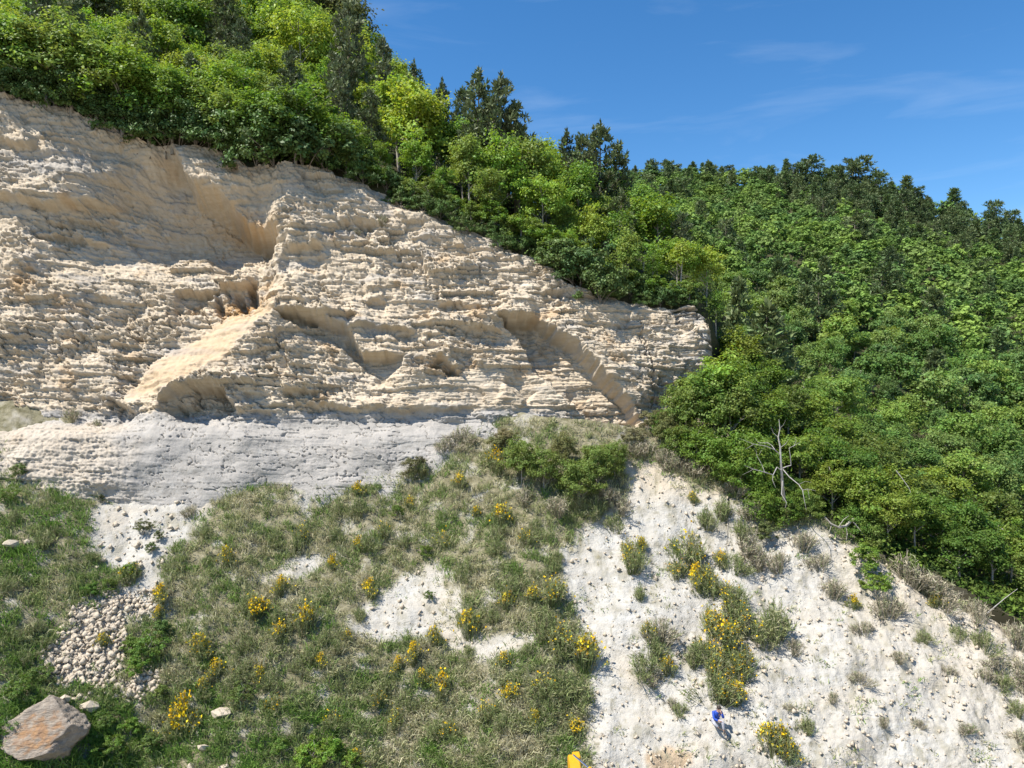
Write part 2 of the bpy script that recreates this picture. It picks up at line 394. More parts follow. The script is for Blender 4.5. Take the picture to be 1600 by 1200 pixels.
    ck = np.abs(perlin(s / 2.2 + 0.6 * fbm(s / .7, t / .7, 2, 81), t / 0.7, 82)); ck2 = np.abs(perlin(s / 0.8, t / 0.45 + 0.5 * fbm(s, t, 2, 83), 84))
    d = d - bank * (0.16 * (1 - smooth(ck, 0, 0.035)) + 0.05 * (1 - smooth(ck2, 0, 0.04)) * smooth(fbm(s / 3, t / 2, 2, 85), -0.1, 0.2))
    # cavities with rusty walls under the middle ledge
    for cx, cy, rx, ry, dep in ((330, 462, 6, 24, 1.0), (364, 455, 6, 20, 1.1), (386, 440, 8, 20, 1.1), (398, 463, 9, 8, .6), (375, 474, 9, 5, .6), (412, 385, 12, 12, 0.8),
                                (1011, 560, 1.6, 42, 0.6), (1016, 612, 1.6, 26, 0.6), (1003, 545, 1.2, 22, .4), (418, 360, 9, 12, 0.7)):
        d = d - dep * np.exp(-(((wu - cx - 0.2 * (wv - cy)) / rx) ** 2 + ((wv - cy) / ry) ** 2) ** 2)
    # right end turns away
    d = d - 3.0 * smooth(u, 1085, 1150) ** 2 - 5 * smooth(u, 1112, 1150) - 0.5 * smooth(v - crest_v(u), 26, 0) * 0
    d = d - 1.0 * (1 - smooth(v - crest_v(u), 0, 22)) * smooth(u, 420, 520) * (1 - .5 * smooth(u, 1040, 1080))
    # masks
    och = 0.55 * smooth(fbm(u / 55, v / 40, 3, 91), 0.25, 0.5) * rough
    rust = np.exp(-(((u - 372) / 46) ** 2 + ((v - 466) / 20) ** 2)) * smooth(fbm(u / 12, v / 9, 3, 92), -0.4, 0.0)
    rust = rust + 0.8 * np.exp(-(((u - 18) / 22) ** 2 + ((v - 432) / 16) ** 2)) * 0.8 + 0.55 * np.exp(-(((u - 355) / 60) ** 2 + ((v - 315 - 0.35*(u-340)) / 13) ** 2))  # includes a painted band of yellow bounce light under the upper overhang
    rust = rust + 0.5 * np.exp(-(((u - 845) / 30) ** 2 + ((v - 540) / 30) ** 2)) * smooth(fbm(u / 30, v / 9, 3, 93), -.1, .3) + 0.30 * slab
    ochre = np.clip(och * 0.7 + rust, 0, 0.9)
    bluegrey = 0.8 * np.exp(-(((u - 70) / 90) ** 2 + ((v - 258) / 16) ** 2)) + 0.6 * np.exp(-(((u - 250) / 45) ** 2 + ((v - 533) / 12) ** 2)) + 0.55 * smooth(fbm(u / 70, v / 25, 3, 95), 0.12, 0.42)
    grey = np.clip(grey * (1 - 0.55 * talus) + bluegrey * (1 - grey), 0, 1)
    lich = smooth(u, 1035, 1075) * smooth(fbm(u / 16, v / 22, 4, 96), -0.1, 0.15) * 0.75 * (1 - smooth(v, 560, 640))
    strata = bank * 0.5 * smooth(perlin((t + .05 * s) / .45, s / 8, 98) + .5 * fbm(s / 1.2, t / .3, 3, 99), 0.15, .5)
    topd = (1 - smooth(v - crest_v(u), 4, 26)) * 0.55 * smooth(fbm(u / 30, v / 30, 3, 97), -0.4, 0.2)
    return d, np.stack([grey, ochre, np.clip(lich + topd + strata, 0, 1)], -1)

# cliff sheet
U = np.arange(-130, 1152, 1.35); nrow = 500
uu = np.repeat(U[None, :], nrow, 0)
tt = np.linspace(0, 1, nrow)[:, None]
vt = crest_v(U)[None, :]; vb = np.interp(U, [-330, 600, 800, 1152], [835, 830, 750, 715])[None, :]
vv = vt + (vb - vt) * tt
Yp = cliff_plane_Y(uu, vv)
dd, mask = cliff_disp(uu, vv)
nrm = Vector((0.12, -1, 0.35)).normalized()
P = np.stack([(uu - 800) / F * Yp + nrm.x * dd, Yp + nrm.y * dd, (600 - vv) / F * Yp + nrm.z * dd], -1)
cliff_top = P[0].copy()
me = mesh_np('cliff', P.reshape(-1, 3), grid_faces(*uu.shape), False, mask.reshape(-1, 3), 'mask')
tag(link('cliff', me, M_CLIFF), 'pale sandstone quarry cliff with ledges above a grey bank', None, None, 'structure')
CL_U, CL_V, CL_P = U, vv, P
def cliff_point(u, v):
    j = int(np.clip(round((u - U[0]) / 1.35), 0, len(U) - 1)); i = int(np.clip(round((v - vv[0, j]) / (vv[-1, j] - vv[0, j]) * (nrow - 1)), 0, nrow - 1))
    return Vector(P[i, j])

# slope sheet with bare and grown-over ground
BARE = [
    [(548, 985), (590, 938), (632, 888), (690, 872), (702, 930), (690, 962), (740, 985), (765, 1000), (800, 985), (848, 1010), (770, 1034), (700, 1008), (640, 1004), (590, 1006)],
    [(868, 862), (900, 838), (955, 805), (985, 770), (975, 728), (1010, 715), (1060, 735), (1100, 765), (1165, 775), (1200, 830), (1250, 825), (1340, 850), (1400, 880), (1500, 925), (1640, 985), (1900, 1250), (1900, 1400), (930, 1400), (925, 1150), (915, 1010), (900, 960)],
    [(130, 800), (190, 755), (350, 752), (330, 800), (300, 850), (262, 880), (250, 970), (175, 965), (195, 900), (140, 850)],
    [(60, 1010), (120, 955), (185, 925), (192, 1050), (150, 1075), (80, 1072)],
    [(428, 890), (495, 858), (492, 905), (450, 915)],
    [(180, 1070), (240, 1050), (258, 1075), (215, 1090)],
    [(700, 925), (712, 905), (722, 965), (705, 970)],
    [(455, 765), (480, 762), (482, 800), (468, 815)],
]
def bare_mask(u, v):
    wu = u + 20 * fbm(u / 45, v / 60, 4, 201, .6); wv = v + 22 * fbm(u / 45, v / 60, 4, 202, .6)
    b = np.zeros(np.shape(u))
    for ox, oy in ((0, 0), (7, 0), (-7, 0), (0, 9), (0, -9)):
        m = np.zeros(np.shape(u), bool)
        for poly in BARE: m |= in_poly(wu + ox, wv + oy, poly)
        b += m / 5.0
    return b
SU = np.arange(-300, 1860, 2.5); snr = 285
su = np.repeat(SU[None, :], snr, 0)
s_top = np.maximum(np.where(SU < 1140, np.interp(SU, [-420, 700, 850, 1000, 1140], [630, 630, 650, 668, 690]), crest_v(SU)), 0)
sv = s_top[None, :] + (1330 - s_top[None, :]) * np.linspace(0, 1, snr)[:, None]
SY = slope_plane_Y(su, sv)
bare = bare_mask(su, sv)
ss, st = su * 0.035, sv * 0.045
rill = np.abs(perlin(ss / 1.5 + 0.5 * fbm(ss / 2, st / 3, 2, 211), st / 5.0, 212)); rill2 = np.abs(perlin(ss / 0.55 + 0.4 * fbm(ss, st / 2, 2, 213), st / 1.8, 214))
sd_ = 0.9 * fbm(su / 300, sv / 260, 3, 215) + 0.4 * fbm(su / 90, sv / 90, 3, 216) + 0.10 * rill + 0.04 * rill2 + 0.075 * fbm(ss / .6, st / .8, 5, 217, .68)
sd_ += 0.07 * np.abs(perlin(ss / .5 - st / 1.3, st / 2.2, 218)) * smooth(su, 1000, 1200)
scree = in_poly(su + 10 * fbm(su / 20, sv / 20, 2, 5), sv, [(60, 1010), (120, 955), (185, 925), (192, 1050), (260, 1050), (258, 1085), (150, 1085), (80, 1082)]).astype(float)

# shelf at the cliff foot, lip of the spur on the right
sd_ += -0.8 * smooth(su, 1150, 1500) * (1 - smooth(sv - s_top[None, :], 0, 40))
sn = Vector((0, -1, 1)).normalized()
SP = np.stack([(su - 800) / F * SY + sn.x * sd_, SY + sn.y * sd_, (600 - sv) / F * SY + sn.z * sd_], -1)
beige = np.clip(smooth(fbm(su / 160, sv / 120, 3, 221), 0.0, 0.5) * 0.5 + 0.6 * smooth(su, 960, 1000) * (1 - smooth(sv, 740, 800)) + 0.5 * smooth(su, 1150, 1500) * (1 - smooth(sv - s_top[None, :], 60, 260)) + scree * .6 + .5 * smooth(1 - np.hypot((su - 1040) / 45, (sv - 1185) / 22), 0, .4), 0, 0.9)
och2 = 0.8 * smooth(1 - np.hypot((su - 1045) / 42, (sv - 1190) / 24) + .3 * fbm(su / 15, sv / 15, 2, 8), 0, .3)
litter = (1 - bare) * (0.35 + 0.65 * smooth(fbm(su / 40, sv / 34, 4, 222, .6), -.36, -.05))
twig = bare * (0.45 * smooth(fbm(su / 28, sv / 40, 4, 223), 0.12, 0.4) + 0.5 * smooth(perlin(su / 7, sv / 9, 224), 0.42, 0.6))
smask = np.stack([beige, och2, np.clip(litter + twig, 0, 1)], -1)
me = mesh_np('slope', SP.reshape(-1, 3), grid_faces(*su.shape), False, smask.reshape(-1, 3), 'mask')
tag(link('slope', me, M_SLOPE), 'steep whitish marl slope below the cliff', None, None, 'structure')
def slope_point(u, v):
    j = np.clip(np.round((np.asarray(u) - SU[0]) / 2.5).astype(int), 0, len(SU) - 1)
    i = np.clip(np.round((np.asarray(v) - s_top[j]) / (1330 - s_top[j]) * (snr - 1)).astype(int), 0, snr - 1)
    return SP[i, j]

# wooded hillside behind, from the crest back to the skyline
HR = np.array([0, 5, 12, 25, 50, 90, 165, 200], float)
HT = [(-400, [60, 40, 10, -40, -110, -160, -190, -180]), (0, [150, 135, 115, 80, 20, -30, -60, -60]), (300, [225, 208, 183, 148, 95, 55, 30, 30]),
      (520, [262, 245, 220, 183, 132, 95, 80, 80]), (600, [298, 280, 255, 222, 190, 180, 185, 190]),
      (700, [335, 317, 295, 272, 258, 258, 268, 275]), (850, [398, 378, 352, 335, 330, 330, 335, 335]), (980, [462, 440, 415, 398, 385, 348, 290, 300]),
      (1100, [490, 470, 455, 445, 425, 365, 288, 298]), (1160, [730, 680, 620, 550, 475, 390, 290, 300]), (1300, [815, 770, 715, 625, 515, 410, 298, 308]),
      (1450, [898, 855, 800, 700, 570, 455, 335, 345]), (1600, [972, 925, 880, 770, 610, 490, 385, 395]), (1800, [1075, 1000, 930, 820, 660, 540, 440, 450]), (2000, [1150, 1080, 1000, 880, 700, 580, 490, 500])]
HTU = np.array([h[0] for h in HT], float); HTV = np.array([h[1] for h in HT], float)
HRf = np.concatenate([np.linspace(0, 12, 20)[:-1], np.linspace(12, 60, 36)[:-1], np.linspace(60, 200, 50)])
def hill_v(u, r):
    u = np.atleast_1d(np.asarray(u, float)); r = np.atleast_1d(np.asarray(r, float))
    rows = np.stack([np.interp(u, HTU, HTV[:, k]) for k in range(len(HR))], -1)
    k = np.clip(np.searchsorted(HR, r, 'right') - 1, 0, len(HR) - 2)
    f = np.clip((r - HR[k]) / (HR[k + 1] - HR[k]), 0, 1)
    ar = np.arange(len(u))
    v = rows[ar, k] * (1 - f) + rows[ar, k + 1] * f
    return v + (crest_v(u) - rows[:, 0]) * np.clip(1 - r / 8, 0, 1)
def crest_Y(u):
    yc = np.interp(u, U, cliff_top[:, 1]); ys = slope_plane_Y(u, crest_v(u))
    w = smooth(u, 1122, 1160); return yc * (1 - w) + ys * w
def hill_point(u, r):
    u = np.atleast_1d(np.asarray(u, float)); r = np.broadcast_to(np.asarray(r, float), u.shape)
    Y = crest_Y(u) + r; v = hill_v(u, r)
    X = (u - 800) / F * Y; Z = (600 - v) / F * Y + np.clip(r / 12, 0, 1) * 0.7 * fbm(X / 9, Y / 9, 3, 301)
    return np.stack([X, Y, Z], -1)
HU = np.arange(-400, 2001, 6.0)
HP = np.stack([hill_point(HU, np.full(len(HU), r)) for r in HRf], 0)
sel = HU < 1146
HP[0, sel, 0] = np.interp(HU[sel], U, cliff_top[:, 0]); HP[0, sel, 1] = np.interp(HU[sel], U, cliff_top[:, 1]) + .18; HP[0, sel, 2] = np.interp(HU[sel], U, cliff_top[:, 2]) - .3
me = mesh_np('hillside', HP.reshape(-1, 3), grid_faces(len(HRf), len(HU)), True)
tag(link('hillside', me, M_FLOOR), 'wooded hillside rising behind the quarry to the skyline', None, None, 'structure')
# quarry floor at the foot of the slope and land beyond
def flat_sheet(name, x0, x1, y0, y1, z, mat, n=60):
    xs = np.linspace(x0, x1, n); ys = np.linspace(y0, y1, n); X, Yg = np.meshgrid(xs, ys)
    Z = z + 0.12 * fbm(X / 4, Yg / 4, 3, 310)
    o = link(name, mesh_np(name, np.stack([X, Yg, Z], -1).reshape(-1, 3), grid_faces(n, n)[:, ::-1], True), mat); return o
tag(flat_sheet('ground', -900, 900, -900, 36, -19.9, M_QUARRY, 200), 'pale dirt floor of the quarry', None, None, 'structure')

# ------------------------------------------------------------------ plant builders
def leaf_quads(C, size, nrm, g, asp=0.62):
    n = len(C); r = g.normal(size=(n, 3)); t = np.cross(nrm, r); t /= np.linalg.norm(t, axis=1, keepdims=True) + 1e-9
    b = np.cross(nrm, t); s = size[:, None]
    V = np.stack([C - t * s * .5, C + b * s * asp * .5 + nrm * s * .08, C + t * s * .5, C - b * s * asp * .5 + nrm * s * .08], 1).reshape(-1, 3)
    return V, np.arange(4 * n).reshape(n, 4)

def unit(v): return v / (np.linalg.norm(v, axis=-1, keepdims=True) + 1e-9)

def broad_crown(seed, H=6.0, W=4.6, base=0.22, nclump=46, nleaf=110, leaf=0.2, lobes=0.28):
    g = np.random.default_rng(seed)
    cz = H * (base + 1) / 2; rz = H * (1 - base) / 2
    d = unit(g.normal(size=(nclump, 3))); d[:, 2] = np.where(d[:, 2] < -0.5, -d[:, 2], d[:, 2])
    rad = 0.45 + 0.55 * g.random(nclump) ** 0.6
    rad *= 1 + lobes * g.normal(size=nclump) * .6
    C = d * rad[:, None] * np.array([W / 2 * .86, W / 2 * .86, rz * .9]) + np.array([0, 0, cz])
    C[:, 2] = np.clip(C[:, 2], H * base * .8, H)
    cr = (0.38 + 0.38 * g.random(nclump)) * H / 6
    ctint = g.random(nclump)
    k = np.repeat(np.arange(nclump), nleaf); n = len(k)
    o = unit(g.normal(size=(n, 3))); rr = (0.35 + 0.65 * g.random(n)) * cr[k] * (1 + .35 * g.normal(size=n))
    Pp = C[k] + o * rr[:, None] * np.array([1.15, 1.15, .75])
    nr = unit(0.55 * o + 0.5 * unit(Pp - np.array([0, 0, cz - rz * .4])) + np.array([0, 0, .45]) + 0.55 * g.normal(size=(n, 3)))
    V, Q = leaf_quads(Pp, leaf * (0.6 + 0.8 * g.random(n)) * H / 6, nr, g)
    tint = np.stack([np.clip(0.3 * ctint[k] + 0.7 * g.random(n), 0, 1), np.clip(.5 * ctint[k] + .5 * g.random(n), 0, 1), np.zeros(n)], -1)
    return V, Q, np.repeat(tint, 4, 0), C

def broad_trunk(seed, C, H, base, fat=1.0):
    g = np.random.default_rng(seed + 999); paths = []
    top = np.array([0.15 * g.normal(), 0.15 * g.normal(), H * .78])
    bend = g.normal(size=2) * .12 * H / 6
    tr = [(0, 0, -0.6 if H > 3 else -0.05), (bend[0] * .4, bend[1] * .4, H * .12), (bend[0], bend[1], H * .33), (bend[0] * .5, bend[1] * .5, H * .55), tuple(top)]
    r0 = 0.10 * fat * H / 6
    paths.append((tr, [r0 * 1.25, r0, r0 * .8, r0 * .5, r0 * .2]))
    idx = g.choice(len(C), min(11, len(C)), replace=False)
    for i in idx:
        c = C[i]; h = np.clip(c[2] - 0.5 * np.hypot(c[0], c[1]) - .3, H * .15, H * .7); f = h / (H * .78)
        s = np.array([np.interp(h, [p[2] for p in tr], [p[q] for p in tr]) for q in range(3)]); m = (s + c) / 2 + np.array([0, 0, .12 * np.linalg.norm(c - s)])
        paths.append(([tuple(s), tuple(m), tuple(c)], [r0 * .45, r0 * .3, r0 * .1]))
    return tube(paths, 5)

def pine_tree(seed, H=8.5, W=4.2, base=0.3, needles=9, tuft=0.34, round_=0.0, ntuft=5):
    g = np.random.default_rng(seed); paths = []; T = []; R = []
    r0 = 0.13 * H / 8; bx, by = g.normal(size=2) * .15
    tr = [(0, 0, -.6), (bx * .5, by * .5, H * .4), (bx, by, H * .75), (bx, by, H * .97)]
    paths.append((tr, [r0 * 1.2, r0 * .8, r0 * .45, r0 * .12]))
    h = H * base
    while h < H * .97:
        f = (h - H * base) / (H * (1 - base))
        prof = (1 - f) ** 0.75 * (0.55 + 0.45 * min(1, f * 4 + .35)) if not round_ else math.sqrt(max(0, 1 - (2 * f - .9) ** 2 / 1.25))
        for k in range(g.integers(4, 7)):
            a = g.random() * 6.283; ln = W / 2 * prof * (0.6 + 0.55 * g.random()) + .15
            x0 = np.interp(h, [0, H], [0, bx]); y0 = np.interp(h, [0, H], [0, by])
            e = np.array([x0 + math.cos(a) * ln, y0 + math.sin(a) * ln, h + ln * (0.05 + .5 * f + .12 * g.normal())])
            s = np.array([x0, y0, h]); m = (s + e) / 2 - np.array([0, 0, .06 * ln])
            paths.append(([tuple(s), tuple(m), tuple(e)], [r0 * .28 * (1 - .5 * f), r0 * .2 * (1 - .5 * f), r0 * .07]))
            nt = max(2, int(ntuft * (0.4 + ln / (W / 2))))
            for q in range(nt):
                t = 0.3 + 0.7 * (q + g.random() * .7) / nt
                pp = s * (1 - t) ** 2 + 2 * m * t * (1 - t) + e * t * t + g.normal(size=3) * np.array([.16, .16, .1]) * (.4 + .6 * ln)
                T.append(pp); R.append(unit(np.array([math.cos(a) * .6, math.sin(a) * .6, .75])))
        h += H * .052 * (0.75 + .5 * g.random())
    for q in range(4): T.append(np.array([bx, by, H * (0.93 + .025 * q)])); R.append(np.array([0, 0, 1.]))
    T = np.array(T); R = np.array(R); n = len(T); k = np.repeat(np.arange(n), needles)
    dirn = unit(R[k] + 0.75 * g.normal(size=(len(k), 3))); ln = tuft * (0.7 + .6 * g.random(len(k)))
    side = unit(np.cross(dirn, g.normal(size=(len(k), 3)))); w = 0.055 * tuft / .34
    A = T[k]; B = A + dirn * ln[:, None]; Mm = A + dirn * ln[:, None] * .55
    V = np.stack([A, Mm + side * w, B, Mm - side * w], 1).reshape(-1, 3)
    ct = g.random(n); tint = np.stack([.45 * ct[k] + .55 * g.random(len(k)), .5 * ct[k] + .5 * g.random(len(k)), 0 * ln], -1)
    return V, np.arange(4 * len(k)).reshape(-1, 4), np.repeat(tint, 4, 0), tube(paths, 5)

class Kind: pass
def make_kind(name, parts, height):
    k = Kind(); k.name = name; k.parts = parts; k.h = height; return k
def place(kind, loc, scale, rot, color, squash=1.0):
    e = bpy.data.objects.new(kind.name, None); COL.objects.link(e); e.empty_display_size = .2
    e.location = loc; e.rotation_euler = (0, 0, rot); e.scale = (scale * squash, scale * squash, scale)
    for pname, me_, colored in kind.parts:
        o = bpy.data.objects.new(pname, me_); COL.objects.link(o); o.parent = e
        if colored: o.color = (*color, 1)
        if pname in ('stems', 'flowers'): o['kind'] = 'stuff'
    return e

def leaf_kind(name, seed, mat=None, bark=None, **kw):
    H = kw.get('H', 6.0); V, Q, T, C = broad_crown(seed, **kw)
    mc = mesh_np(name + '_crown', V, Q, False, T); mc.materials.append(mat or M_LEAF)
    TV, TQ = broad_trunk(seed, C, H, kw.get('base', .22)); mt = mesh_np(name + '_trunk', TV, TQ, True); mt.materials.append(bark or M_BARK_PALE)
    return make_kind(name, [('trunk', mt, False), ('crown', mc, True)], H)
def pine_kind(name, seed, **kw):
    V, Q, T, (TV, TQ) = pine_tree(seed, **kw)
    mc = mesh_np(name + '_crown', V, Q, False, T); mc.materials.append(M_NEEDLE)
    mt = mesh_np(name + '_trunk', TV, TQ, True); mt.materials.append(M_BARK)
    return make_kind(name, [('trunk', mt, False), ('crown', mc, True)], kw.get('H', 8.5))

LEAFY = [leaf_kind('leafy_tree', 100 + i, H=6, W=(3.4, 4.4, 5.0, 3.0, 4.0, 4.8, 3.6, 4.2)[i], base=(.12, .08, .18, .05, .2, .06, .04, .14)[i], nclump=(60, 76, 84, 52, 64, 80, 64, 70)[i], nleaf=85, leaf=.2) for i in range(8)]
TREES_DENSE = [leaf_kind('leafy_tree', 170 + i, H=6, W=(6.0, 6.6, 5.4)[i], base=.0, nclump=(110, 120, 100)[i], nleaf=75, leaf=.21) for i in range(3)]
SAPL = [leaf_kind('sapling', 150 + i, H=6, W=(2.2, 2.8, 2.4)[i], base=(.3, .35, .25)[i], nclump=(30, 34, 30)[i], nleaf=60, leaf=.19, lobes=.5) for i in range(3)]
PINES = [pine_kind('pine_tree', 200 + i, H=8.5, W=(4.4, 5.0, 3.8, 4.6)[i], base=(.25, .32, .4, .2)[i], needles=9, tuft=.42) for i in range(4)]
FARL = [leaf_kind('leafy_tree', 300 + i, H=6, W=(4.6, 5.2, 5.6, 4.8, 5.4)[i], base=(.12, .1, .15, .08, .12)[i], nclump=60, nleaf=64, leaf=.29) for i in range(5)]
FARP = [pine_kind('pine_tree', 350 + i, H=8.5, W=(4.8, 5.4, 4.4)[i], base=(.12, .15, .1)[i], needles=6, tuft=.75, round_=(0, 1, 0)[i], ntuft=4) for i in range(3)]
JUNI = [leaf_kind('evergreen_bush', 400 + i, mat=M_NEEDLE, bark=M_BARK, H=2.4, W=(3.6, 3.0, 3.4)[i], base=.02, nclump=(70, 60, 66)[i], nleaf=80, leaf=.30, lobes=.3) for i in range(3)]
BUSH = [leaf_kind('green_bush', 420 + i, H=2.0, W=(2.3, 1.8, 2.6)[i], base=.04, nclump=(44, 36, 50)[i], nleaf=80, leaf=.33, lobes=.4) for i in range(3)]

GREEN = [(0.231, 0.370, 0.057), (0.294, 0.435, 0.070), (0.184, 0.320, 0.055), (0.254, 0.354, 0.076), (0.354, 0.461, 0.073)]
GREEN_FAR = [(0.178, 0.302, 0.073), (0.212, 0.342, 0.074), (0.155, 0.265, 0.077), (0.231, 0.335, 0.091), (0.278, 0.410, 0.086)]
PINE_C = [(0.130, 0.171, 0.069), (0.152, 0.186, 0.084), (0.114, 0.148, 0.067)]
PINE_FAR = [(0.131, 0.193, 0.070), (0.165, 0.218, 0.087), (0.114, 0.167, 0.068)]
EVER = [(0.112, 0.188, 0.045), (0.135, 0.203, 0.053), (0.090, 0.158, 0.045)]

ORD = ['first', 'second', 'third', 'fourth', 'fifth', 'sixth', 'seventh', 'eighth', 'ninth', 'tenth', 'eleventh', 'twelfth', 'thirteenth', 'fourteenth', 'fifteenth', 'sixteenth', 'seventeenth', 'eighteenth', 'nineteenth', 'twentieth']
TENS = ['', '', 'twenty', 'thirty', 'forty', 'fifty', 'sixty', 'seventy', 'eighty', 'ninety']
def ordinal(i):
    if i < 20: return ORD[i]
    n = i + 1
    if n % 10 == 0: return TENS[n // 10][:-1] + 'ieth' if n < 100 else 'last'
    return TENS[n // 10] + '-' + ORD[n % 10 - 1]
REG = {}
def register(o, phrase, cat, group, px):
    """collect alike things; labelled together once all stand, counting from the left where the look is alike"""
    REG.setdefault((phrase, cat, group), []).append((px, o))

# ------------------------------------------------------------------ trees on the spur above the cliff
SKY_T = [(-200, -200), (510, -70), (548, 0), (585, 62), (640, 122), (700, 152), (740, 166), (820, 202), (870, 222), (930, 246), (985, 262), (1010, 290), (1060, 330), (1110, 390), (1150, 500)]
def sky_top(u): return np.interp(u, [a for a, b in SKY_T], [b for a, b in SKY_T])
taken = []
def free(p, d):
    for q in taken:
        if abs(q[0] - p[0]) < d and abs(q[1] - p[1]) < d and (q[0] - p[0]) ** 2 + (q[1] - p[1]) ** 2 < (d * (.5 + .5 * q[2])) ** 2: return False
    return True
def spot(u):
    if u < 150: return 'above left cliff end'
    if u < 400: return 'above shaded cliff recess'
    if u < 620: return 'above overhanging block'
    if u < 820: return 'above cliff middle'
    return 'above right cliff end'

def put_tree(u, r, h, kindset, colset, phrase_kind, where, cat='tree', group=None, squash=1.0, dz=0.0):
    p = hill_point(u, r)[0]
    k = random.choice(kindset); c = random.choice(colset); j = random.uniform(.88, 1.12)
    c = tuple(x * j for x in c)
    o = place(k, (p[0], p[1], p[2] - 0.1 + dz), h / k.h, random.uniform(0, 6.28), c, squash)
    taken.append((p[0], p[1], 1))
    register(o, '%s %s' % (phrase_kind, where), cat, group, u)
    return o

# named pines that shape the skyline
def top_h(u, r, vt_):
    p = hill_point(u, r)[0]; return (pxy(p)[1] - vt_) / F * p[1]
for u, r, h, sq in tuple((u_, r_, top_h(u_, r_, vt_), sq_) for u_, r_, vt_, sq_ in ((742, 8, 112, .8), (783, 10, 120, .85), (806, 9, 158, .7), (765, 7, 150, .8), (648, 20, 98, .7), (690, 18, 126, .65), (720, 14, 138, .7), (937, 12, 193, .9), (912, 10, 212, .8), (962, 14, 224, .8), (886, 12, 205, .7), (600, 25, 62, .7))) + ((540, 12, 13.5, .8), (650, 22, 8.6, .8), (690, 20, 7.4, .7), (220, 10, 8.5, .9), (115, 5, 8.8, .9),
                  (455, 9, 8, .9), (535, 6, 8.5, .75), (300, 4, 6.5, .8), (60, 12, 9, 1), (380, 22, 9, .9)):
    put_tree(u, r, h, PINES, PINE_C, 'tall grey-green pine tree', spot(u), 'pine', 'pines on the cliff top', sq)
for u, r, h in ((495, 60, 19), (530, 58, 15), (460, 62, 18), (515, 70, 19)):
    put_tree(u, r, h, LEAFY[:3], [(.14, .16, .055)], 'large dark olive tree on the skyline', spot(u), 'tree', 'dark trees on the upper skyline')
# leafy wood
tries = 0; count = 0
while tries < 5000 and count < 235:
    tries += 1
    u = random.uniform(-80, 1120); r = 0.6 + 80 * random.random() ** 1.7
    if u > 620: r = 0.8 + min(26, (1100 - u) / 14 + 5) * random.random()
    p = hill_point(u, r)[0]; _, v = pxy(p)
    if not free(p, 2.1 + r * .03): continue
    hmax = (v - sky_top(u)) / F * p[1]
    h = random.uniform(4.2, 7.8) if r < 32 else random.uniform(7.5, 12)
    if u > 620 and r > 6: h = random.uniform(6, 9.5)
    if r < 3: h = random.uniform(3.0, 5.5)
    if h > hmax: h = hmax * random.uniform(.85, 1.0)
    if h < 1.6: continue
    if v - h / p[1] * F > 8 + 0 and False: pass
    sap = random.random() < .18 and r < 10
    pine = random.random() < .17 and r > 5
    row = 'at cliff edge' if r < 6 else ('in middle rows' if r < 18 else 'in back rows')
    if pine: put_tree(u, r, min(h * 1.15, hmax), PINES, PINE_C, 'grey-green pine %s' % row, spot(u), 'pine', 'pines on the cliff top', 1.0)
    elif sap: put_tree(u, r, h, SAPL, GREEN, 'slender light green sapling %s' % row, spot(u), 'tree', 'saplings on the cliff top')
    else:
        ci = random.randrange(5); nm = ('bright green', 'yellow-green', 'mid green', 'olive green', 'pale lime green')[ci]
        put_tree(u, r, h, LEAFY, [GREEN[ci]], '%s leafy tree %s' % (nm, row), spot(u), 'tree', 'leafy trees on the cliff top', random.uniform(.85, 1.15))
    count += 1
print('spur trees', count)
for u, h, fw in ((-60, 6.5, 1.2), (-20, 6.0, 1.0), (25, 6.5, 1.2), (70, 6.2, 1.3), (110, 6.8, 1.5), (150, 6.0, 1.3), (185, 6.6, 1.6), (225, 6.2, 1.5), (262, 5.6, 1.2), (300, 5.2, .8), (350, 5.4, .6), (410, 5.6, .8), (460, 5.8, .6), (500, 4.8, .3)):
    p = cliff_point(u, crest_v(u) + 1); k = random.choice(LEAFY); ci = random.choice((0, 2, 3))
    o = place(k, (p[0], p[1] + .5 - .3 * fw, p[2] - .1), h / k.h, random.uniform(0, 6.28), GREEN[ci], 1.3)
    register(o, 'broad %s leafy tree over the edge %s' % (('bright green', '', 'mid green', 'olive green')[ci], spot(u)), 'tree', 'leafy trees on the cliff top', u)
